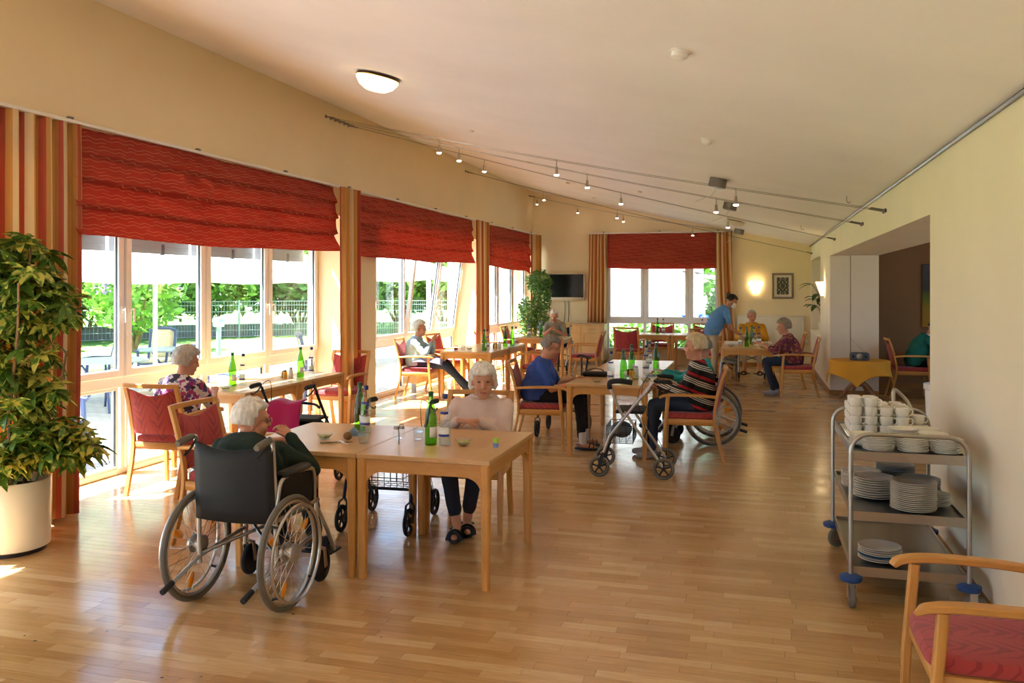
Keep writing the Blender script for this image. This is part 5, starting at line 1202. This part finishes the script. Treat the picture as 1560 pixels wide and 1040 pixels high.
def person(label, loc, rz, top_m, pants_m, hair, hair_m, pel=(0, .0, .585), chest=(0, .03, .82), neck=(0, .06, .985), head=(0, .11, 1.10), yaw=0, pitch=.15,
           sh=.165, el=((-.24, .10, .76), (.24, .10, .76)), wr=((-.08, .30, .76), (.08, .30, .76)), hd=None, kn=((-.10, .42, .53), (.10, .42, .53)), an=((-.10, .44, .09), (.10, .44, .09)),
           sleeve=1.0, pant=1.0, shoe='shoe_black', skin='fair', girth=1.0, vox=.011, glasses=False, mask=False, foot=None, sock=None, collar=None, hscale=1.0, hem=.0, sandals=False, group='people in the dining room', curl=.8):
    root = thing('person', label, 'person', loc, rz, group); G = girth; GA = 1+(G-1)*.35; R = SKIN[skin]
    pel, chest, neck, head = V(*pel), V(*chest), V(*neck), V(*head); el = [V(*e) for e in el]; wr = [V(*w) for w in wr]; kn = [V(*k) for k in kn]; an = [V(*a) for a in an]
    ax = V(1, 0, 0)
    def torso(mb, k):
        prev = None; rings = []
        path = smooth_path([pel-V(0, 0, .07), pel+V(0, 0, .03), pel.lerp(chest, .5)+V(0, .015*G, 0), chest, chest.lerp(neck, .6), neck+V(0, 0, .0)], 3)
        ks = [(.165*G, .115*G), (.18*G, .135*G), (.17*G, .14*G), (.165*G, .125*G), (sh*.92, .085), (.075, .06)]
        for i, p in enumerate(path):
            t = i/3; j = min(int(t), len(ks)-2); fr = t-j; rx = ks[j][0]*(1-fr)+ks[j+1][0]*fr; ry = ks[j][1]*(1-fr)+ks[j+1][1]*fr
            d = (path[min(i+1, len(path)-1)]-path[max(0, i-1)]).normalized(); ay = d.cross(ax)*-1
            rings.append(ering(p, rx+k, ry+k, ax, ay))
        mb.loft(rings)
    shp = [neck+V(s*sh, -.005, -.078) for s in (-1, 1)]
    for i in (0, 1):   # keep upper arm and forearm at human length, elbow towards the given hint
        U, Fo = .27, .235; d = wr[i]-shp[i]; L = d.length
        if L > .47: wr[i] = shp[i]+d*(.47/L); d = wr[i]-shp[i]; L = .47
        n = d/L; x = (U*U-Fo*Fo+L*L)/(2*L); h = math.sqrt(max(1e-4, U*U-x*x)); hint = el[i]-V(0, 0, .12)-shp[i]; pd = hint-n*hint.dot(n)
        el[i] = shp[i]+n*x+pd.normalized()*h
    # ---- skin: head, neck, trunk core, arms, legs in one surface
    b = MB(); torso(b, -.02)
    hs = hscale; H = Matrix.Translation(head) @ Matrix.Rotation(yaw, 4, 'Z') @ Matrix.Rotation(-pitch, 4, 'X') @ Matrix.Scale(hs, 4); H3 = H.to_3x3()
    def hp(*q): return H @ V(*q)
    b.ell(hp(0, -.012, .032), (.074*hs, .094*hs, .088*hs), 18, 12, H3.to_4x4().normalized()); b.ell(hp(0, .018, -.045), (.056*hs, .066*hs, .072*hs), 16, 10, H3.to_4x4().normalized())
    b.ell(hp(0, .062, -.092), .024*hs); b.ell(hp(-.034, .056, -.035), .029*hs); b.ell(hp(.034, .056, -.035), .029*hs)
    b.cap2(hp(0, .082, .022), hp(0, .104, -.022), .009*hs, .0145*hs); b.ell(hp(-.012, .094, -.026), .009*hs); b.ell(hp(.012, .094, -.026), .009*hs)
    b.cap2(hp(-.038, .072, .030), hp(.038, .072, .030), .016*hs, .016*hs); b.cap2(hp(-.018, .078, -.062), hp(.018, .078, -.062), .011*hs, .011*hs)
    for s in (-1, 1): b.ell(hp(s*.076, -.006, -.008), (.011*hs, .02*hs, .031*hs), 10, 8, H3.to_4x4().normalized())
    b.cap2(neck-V(0, 0, .06), hp(0, -.015, -.06), .056, .05)
    fing = MB()
    for i, s in enumerate((-1, 1)):
        b.cap2(neck-V(0, 0, .06), shp[i], .055, .05); b.cap2(shp[i], el[i], .046*GA, .038*GA); b.cap2(el[i], wr[i], .038*GA, .026)
        d = V(*hd[i]).normalized() if hd else (wr[i]-el[i]).normalized(); up = V(0, 0, 1) if abs(d.z) < .85 else V(0, 1, 0)
        side = d.cross(up).normalized(); nrm = side.cross(d).normalized(); th = -s   # thumb points inwards
        pc = wr[i]+d*.045; palm_end = wr[i]+d*.085
        for k in (-1.2, 0, 1.2): b.cap2(wr[i]+side*(.010*k)+d*.01, palm_end+side*(.021*k), .016, .0135)
        for k, L in ((-1.5, .85), (-.5, 1.0), (.5, .97), (1.5, .78)):
            base = palm_end+side*(.0165*k)-d*.01; l = .036*L; p1 = base+d*l; p2 = p1+(d*math.cos(curl)-nrm*math.sin(curl))*l*.8; p3 = p2+(d*math.cos(curl*1.7)-nrm*math.sin(curl*1.7))*l*.65
            fing.tube([base-d*.01, base, p1, p2, p3, p3+(p3-p2)*.12], [.0085, .009, .0085, .008, .0068, .002], 8)
        tb = wr[i]+d*.02+side*(th*.026*-1 if False else th*.024); t1 = tb+(side*th*.6+d*.8).normalized()*.032; t2 = t1+(side*th*.15+d-nrm*.35).normalized()*.028
        fing.tube([tb-d*.012, tb, t1, t2, t2+(t2-t1)*.15], [.010, .0115, .0098, .0085, .003], 8)
    hip = [pel+V(s*.085*G, .02, -.02) for s in (-1, 1)]
    for i in (0, 1):
        b.cap2(hip[i], kn[i], .066*G, .05); b.cap2(kn[i], an[i]+V(0, 0, .0), .048, .034)
    fdir = [V(*f).normalized() for f in foot] if foot else [V(-.15, 1, 0).normalized(), V(.15, 1, 0).normalized()]
    for i in (0, 1):
        b.cap2(an[i]-V(0, 0, .035)-fdir[i]*.03, an[i]-V(0, 0, .052)+fdir[i]*.13, .030, .024)
    bm = remesh(b, vox, 3); body = merge(bm, fing)
    bo = body.build('body', R.name, root, 'all')
    # ---- clothes
    c = MB(); torso(c, .012)
    for i, s in enumerate((-1, 1)):
        c.cap2(neck-V(0, 0, .075), shp[i], .056, .058); c.cap2(shp[i], el[i].lerp(shp[i], max(0, 1-sleeve*2)), .060*GA, .050*GA)
        if sleeve > .5: c.cap2(el[i], el[i].lerp(wr[i], min(1, (sleeve-.5)*2)-.04), .050*GA, .036*GA)
    if hem:
        fr = pel+V(0, .05, -.02); c.loft([ering(pel+V(0, 0, .10), .175*G, .135*G, ax, V(0, 1, 0)), ering(pel+V(0, .01, .0), .19*G, .15*G, ax, V(0, 1, 0)), ering(pel+V(0, .03, -hem*.6), .19*G, .165*G, ax, V(0, 1, 0))])
    to = link(remesh(c, vox, 4, .5, .010, loc[0]*3), 'top', root); to.data.materials.clear(); to.data.materials.append(MATS[top_m])
    if collar: torus(MB(), .068, .014, (neck.x, neck.y-.005, neck.z-.005), 2, 20).build('collar', collar, root)
    t = MB(); t.loft([ering(pel+V(0, 0, .06), .165*G, .12*G, ax, V(0, 1, 0)), ering(pel, .178*G, .135*G, ax, V(0, 1, 0)), ering(pel-V(0, 0, .075), .165*G, .12*G, ax, V(0, 1, 0))])
    for i in (0, 1):
        t.cap2(hip[i], kn[i], .082*G, .064); e = kn[i].lerp(an[i], pant*.93); t.cap2(kn[i], e, .064, .050)
    po = link(remesh(t, vox*1.1, 4, .5, .006, loc[1]), 'trousers', root); po.data.materials.clear(); po.data.materials.append(MATS[pants_m])
    for i in (0, 1):
        a = an[i]; f = fdir[i]; side = f.cross(V(0, 0, 1)); base = V(a.x, a.y, a.z-.085)
        if sock: MB().tube([a+V(0, 0, .10), a+V(0, 0, .02), a-V(0, 0, .03)+f*.01], [.042, .039, .040], 10).build('sock', sock, root)
        if sandals:
            MB().loft([[base-f*.075+V(0, 0, z)+f*(.115+.125*math.cos(q))+side*(.044*math.sin(q)) for q in [2*PI*k/18 for k in range(18)]] for z in (0, .022)]).build('sandal_sole', shoe, root)
            for dd, hh in ((.085, .052), (.13, .042)):
                MB().path_bar([base+f*dd+side*(.046*math.cos(q))+V(0, 0, .012+hh*math.sin(q)) for q in [PI*k/8 for k in range(9)]], .032, .006, f).build('sandal_strap', shoe, root)
            MB().path_bar([base-f*.06*math.sin(q)+side*(.042*math.cos(q))+V(0, 0, .055) for q in [PI*k/8 for k in range(9)]], .02, .006, (0, 0, 1)).build('sandal_strap', shoe, root)
        else:
            s_ = MB(); s_.cap2(base+f*-.035+V(0, 0, .042), base+f*.13+V(0, 0, .032), .042, .033); s_.ell(base+f*.05+V(0, 0, .014), (.05, .05, .014)); s_.cap2(base+f*-.03+V(0, 0, .05), base+f*.03+V(0, 0, .06), .040, .036)
            so = link(remesh(s_, .008, 3), 'shoe', root); so.data.materials.clear(); so.data.materials.append(MATS[shoe])
    # ---- hair shell, thick where hair grows, sunk into the skull elsewhere
    def hshell(u, v):
        a = 2*PI*u; e = PI*(v-.5); d = V(math.cos(e)*math.sin(a), math.cos(e)*math.cos(a), math.sin(e))   # y forward
        base = V(d.x*.080, d.y*.100-.012, d.z*.096+.030)
        front = d.y; up = d.z
        line = {'bob': .22, 'short': .42, 'curly': .38, 'bun': .40, 'bald': .9, 'man': .50}[hair]       # hairline height at the forehead
        low = {'bob': -.72, 'short': -.55, 'curly': -.66, 'bun': -.45, 'bald': -.25, 'man': -.45}[hair]
        thick = {'bob': .018, 'short': .014, 'curly': .026, 'bun': .008, 'bald': .004, 'man': .008}[hair]
        f = max(0, min(1, (front-(.12 if hair == 'bob' else .0))/.32))
        lim = low*(1-f)+line*f
        k = max(0, min(1, (up-lim)/.16+.4)); k = k*k*(3-2*k)
        if hair == 'bald' and up > .45: k *= .6
        nz = noise.noise(d*(7 if hair == 'curly' else 4)+V(loc[0]*5, 1, 2))
        ext = thick*(1+.55*nz)+(.012*max(0, -up)*(1-f) if hair == 'bob' else 0)
        r = base+d*(ext*k-.030*(1-k))
        if hair == 'bob' and up < -.3 and f < 1: r.z -= .012*k*(1-f); r.x *= 1.06
        return hp(r.x, r.y, r.z)
    MB().grid(hshell, 40, 28).build('hair', hair_m, root, 'all')
    if hair == 'bun': MB().ell(hp(0, -.115, .075), (.042, .036, .042), 14, 10).build('hair_bun', hair_m, root)
    for s in (-1, 1):
        MB().ell(hp(s*.030, .0805, .010), (.0115*hs, .006*hs, .0042*hs), 10, 6, H3.to_4x4().normalized()).build('eye', 'eye_dark', root)
        MB().tube([hp(s*.045, .076, .030), hp(s*.03, .086, .036), hp(s*.015, .088, .032)], [.0025, .0035, .0025], 6).build('eyebrow', 'brow', root)
    if not mask: MB().tube([hp(-.026, .077, -.056), hp(-.013, .088, -.0605), hp(0, .0905, -.063), hp(.013, .088, -.0605), hp(.026, .077, -.056)], [.002, .0045, .005, .0045, .002], 6).build('lips', 'lip', root)
    else:
        MB().grid(lambda u, v: hp(.066*math.sin((u-.5)*PI*.95), .03+.078*math.cos((u-.5)*PI*.95)*(1-.12*abs(2*v-1)), -.095+.095*v), 14, 8).build('face_mask', 'mask_white', root, 'all', solid=.003)
        for s in (-1, 1): MB().tube([hp(s*.064, .04, -.02), hp(s*.078, -.01, .01), hp(s*.066, -.06, .06), hp(0, -.1, .09)], .002, 5).build('mask_strap', 'mask_white', root)
    if glasses:
        g = MB()
        for s in (-1, 1):
            g.tube([hp(s*.031+.021*math.cos(q), .099, .008+.015*math.sin(q)) for q in [2*PI*k/14 for k in range(14)]], .0022, 5, True); g.tube([hp(s*.052, .098, .012), hp(s*.078, .02, .012), hp(s*.080, -.02, .0)], .0024, 5)
        g.tube([hp(-.010, .100, .01), hp(.010, .100, .01)], .0016, 5); g.build('glasses', 'gold_wire', root)
    return root
M('knit_green', '14281F', .9, var=.15, vscale=20, bump=.2); M('trouser_black', '141418', .85, var=.1); M('knit_pink', 'D6BCB0', .9, var=.13, vscale=7, bump=.15); M('trouser_navy', '1A1E2A', .85, var=.15); M('knit_paleblue', 'A8C0C4', .9, var=.08, bump=.2)
M('shirt_blue', '36509A', .85, var=.10, vscale=10); M('tee_grey', '8A8672', .9, var=.06); M('polo_blue', '5A8CC0', .85, var=.05); M('trouser_beige', 'B4A48C', .85, var=.05); M('knit_yellow', 'C8901C', .9, var=.06); M('knit_teal', '2E9A9A', .9); M('knit_darkgreen', '1E6A5C', .9, var=.06)
M('trouser_grey', '4A4A4C', .85); M('jeans', '2A3448', .85, var=.12); M('shoe_black', '17171A', .5); M('shoe_grey', '8A8A8C', .6); M('sock_white', 'D8CCC4', .9); M('shoe_brown', '3A2A20', .6); M('skirt_lilac', '9A98B8', .85, var=.06)

# woman in dark green in the nearest wheelchair
person('white haired woman in dark green sweater, seen from behind in the nearest wheelchair', (-2.69, 4.12, 0), 0, 'knit_green', 'trouser_black', 'short', 'hair_white',
       pel=(0, .06, .575), chest=(-.01, .06, .78), neck=(-.05, .12, .885), head=(-.085, .20, .955), yaw=-.7, pitch=.1, sh=.175, girth=1.1,
       el=((-.27, .16, .76), (.30, .20, .72)), wr=((-.10, .42, .80), (.08, .34, .845)), hd=((.3, 1, .0), (-.55, .25, .35)), kn=((-.12, .46, .54), (.12, .46, .54)), an=((-.12, .56, .20), (.12, .56, .20)), glasses=True, shoe='shoe_black', vox=.009)
person('smiling white haired woman in pale pink sweater behind the front table', (-1.94, 6.02, 0), PI+.10, 'knit_pink', 'trouser_navy', 'bob', 'hair_white',
       pel=(0, .0, .575), chest=(.0, .02, .78), neck=(-.02, .06, .93), head=(-.04, .11, 1.035), yaw=.25, pitch=.04, sh=.18, girth=1.2, hscale=1.06, collar='knit_pink', el=((-.32, .06, .70), (.32, .06, .70)), wr=((-.07, .31, .785), (.10, .33, .785)), hd=((.95, .3, -.05), (-.95, .25, -.05)),
       kn=((-.06, .40, .54), (.16, .40, .54)), an=((.02, .36, .10), (.06, .50, .10)), shoe='shoe_black', sandals=True, pant=.86, foot=((-.25, 1, 0), (-.1, 1, 0)), vox=.0085, curl=.5)
person('grey haired woman in purple printed blouse at the window table', (-4.76, 6.22, 0), 0.0, 'purple_print', 'trouser_grey', 'curly', 'hair_silver',
       chest=(0, .05, .80), neck=(.0, .11, .96), head=(.02, .16, 1.075), yaw=-.6, pitch=.2, girth=1.1, el=((-.26, .18, .76), (.26, .20, .76)), wr=((-.10, .42, .77), (.10, .44, .77)), sleeve=.75, vox=.011)
person('white haired woman in pale blue cardigan sitting beside the second window bay', (-5.06, 12.38, 0), -PI/2+.10, 'knit_paleblue', 'jeans', 'curly', 'hair_white',
       chest=(0, .0, .82), neck=(0, .03, .965), head=(0, .07, 1.08), yaw=.0, pitch=-.05, girth=1.05, el=((-.24, .12, .78), (.24, .12, .78)), wr=((-.03, .28, .90), (.04, .26, .86)), hd=((.3, .5, .9), (-.4, .5, .8)), kn=((-.08, .48, .55), (.10, .50, .53)), an=((-.08, .84, .10), (.06, .98, .10)), shoe='shoe_black')
person('grey haired woman with glasses in a blue shirt looking down at the middle table', (-2.27, 9.02, 0), -PI/2+.08, 'shirt_blue', 'trouser_black', 'short', 'hair_grey',
       chest=(0, .05, .82), neck=(0, .09, .96), head=(0, .155, 1.075), yaw=.0, pitch=.35, girth=1.15, sleeve=.42, el=((-.25, .14, .74), (.25, .14, .74)), wr=((-.10, .40, .72), (.16, .42, .70)), kn=((-.11, .48, .55), (.13, .48, .55)), an=((-.08, .52, .09), (.15, .52, .09)), glasses=True, sock='sock_white', shoe='shoe_black', sandals=True, pant=.80, vox=.0095)
person('blond haired woman in black, red and white striped sweater', (-.50, 8.74, 0), PI/2+.05, 'striped_knit', 'jeans', 'short', 'hair_blond',
       chest=(0, .02, .83), neck=(0, .04, .995), head=(0, .06, 1.125), yaw=-.2, pitch=.05, girth=1.15, el=((-.24, .15, .78), (.25, .15, .76)), wr=((-.10, .40, .73), (.16, .40, .70)), kn=((-.10, .46, .55), (.12, .44, .53)), an=((-.10, .48, .09), (.10, .54, .09)), shoe='shoe_grey', hscale=1.06, vox=.0095)
person('person in turquoise sitting in the wheelchair behind the striped sweater woman', (-.52, 9.78, 0), PI/2, 'knit_teal', 'trouser_grey', 'short', 'hair_grey', pel=(0, .04, .575), chest=(0, .03, .78), neck=(.0, .02, .93), head=(.0, .03, 1.035), pitch=.25, el=((-.25, .12, .74), (.25, .12, .74)), wr=((-.1, .45, .76), (.1, .45, .76)), kn=((-.1, .44, .55), (.1, .44, .55)), an=((-.1, .56, .22), (.1, .56, .22)), vox=.013)
person('white haired man in grey shirt eating before the sideboard', (-3.96, 17.52, 0), PI, 'tee_grey', 'trouser_grey', 'man', 'hair_white', pel=(0, .0, .60), chest=(0, .10, .86), neck=(0, .20, 1.03), head=(.0, .28, 1.13), pitch=.35, girth=1.05, sleeve=.42, el=((-.28, .30, .82), (.28, .28, .82)), wr=((-.10, .46, .84), (.04, .45, .87)), kn=((-.1, .42, .55), (.1, .42, .55)), vox=.013, an=((-.1, .42, .09), (.1, .42, .09)))
person('dark haired carer in blue polo and mask bending over the table', (-.66, 15.62, 0), -PI/2+.15, 'polo_blue', 'trouser_beige', 'bun', 'hair_dark', pel=(0, -.04, .95), chest=(0, .06, 1.20), neck=(0, .20, 1.38), head=(0, .30, 1.475), pitch=.55, sh=.165, girth=.98, sleeve=.36, el=((-.22, .20, 1.06), (.22, .20, 1.06)), wr=((-.09, .40, .93), (.10, .42, .90)), kn=((-.09, .02, .50), (.09, .0, .50)), an=((-.09, -.02, .09), (.09, -.04, .09)), skin='tan', mask=True, shoe='shoe_grey', vox=.011, collar='polo_blue')
person('grey haired man in yellow sweater in the wheelchair at the back wall', (-.02, 17.08, 0), PI, 'knit_yellow', 'trouser_beige', 'man', 'hair_silver', pel=(0, .04, .60), chest=(0, .06, .86), neck=(0, .10, 1.05), head=(0, .15, 1.165), yaw=.3, pitch=.05, girth=1.3, sh=.19, el=((-.32, .18, .82), (.32, .18, .82)), wr=((-.14, .42, .80), (.14, .42, .80)), kn=((-.13, .46, .54), (.13, .46, .54)), an=((-.13, .52, .18), (.13, .52, .18)), pant=.6, shoe='shoe_brown', sandals=True, vox=.012)
person('curly haired woman in floral blouse eating at the table by the right wall', (.62, 14.32, 0), PI/2, 'floral_print', 'jeans', 'curly', 'hair_mixed', chest=(0, .06, .82), neck=(0, .10, .98), head=(0, .15, 1.09), pitch=.15, yaw=.15, girth=1.15, sleeve=.75, el=((-.24, .24, .78), (.24, .24, .78)), wr=((-.08, .46, .80), (.10, .48, .80)), kn=((-.1, .42, .54), (.12, .42, .52)), an=((-.1, .30, .09), (.12, .24, .09)), shoe='shoe_grey', vox=.012)
person('dark haired person in green sweater bent over in the side room', (2.42, 14.52, 0), -PI/2, 'knit_darkgreen', 'trouser_black', 'man', 'hair_brown', chest=(0, .08, .82), neck=(0, .18, .99), head=(0, .29, 1.08), pitch=.6, el=((-.24, .32, .78), (.24, .32, .78)), wr=((-.08, .52, .80), (.08, .54, .80)), kn=((-.1, .44, .54), (.1, .44, .54)), collar='sock_white', vox=.013)
lap = MB().grid(lambda u, v: (-.20+.40*u, .02+.46*v, .66-.02*math.sin(PI*u)*0-.08*(2*u-1)**2-.10*max(0, v-.6)), 12, 12).build('lap_blanket', 'skirt_lilac', None, 'all', (-5.06, 12.38, 0), -PI/2+.10, solid=.012); tag(lap, 'lilac cloth spread over the lap of the woman in pale blue', 'blanket')
hb = thing('handbag', 'black handbag on the table edge before the woman in the blue shirt', 'bag', (-1.98, 9.35, .72)); hb.location = (-1.68, 9.35, Z)
MB().box(-.14, .14, -.08, .08, 0, .05, c=.02).build('bag_body', 'black_cloth', hb); MB().tube(smooth_path([(-.1, 0, .05), (-.05, .04, .075), (.05, .04, .075), (.1, 0, .05)], 4), .006, 6).build('strap', 'black_cloth', hb)
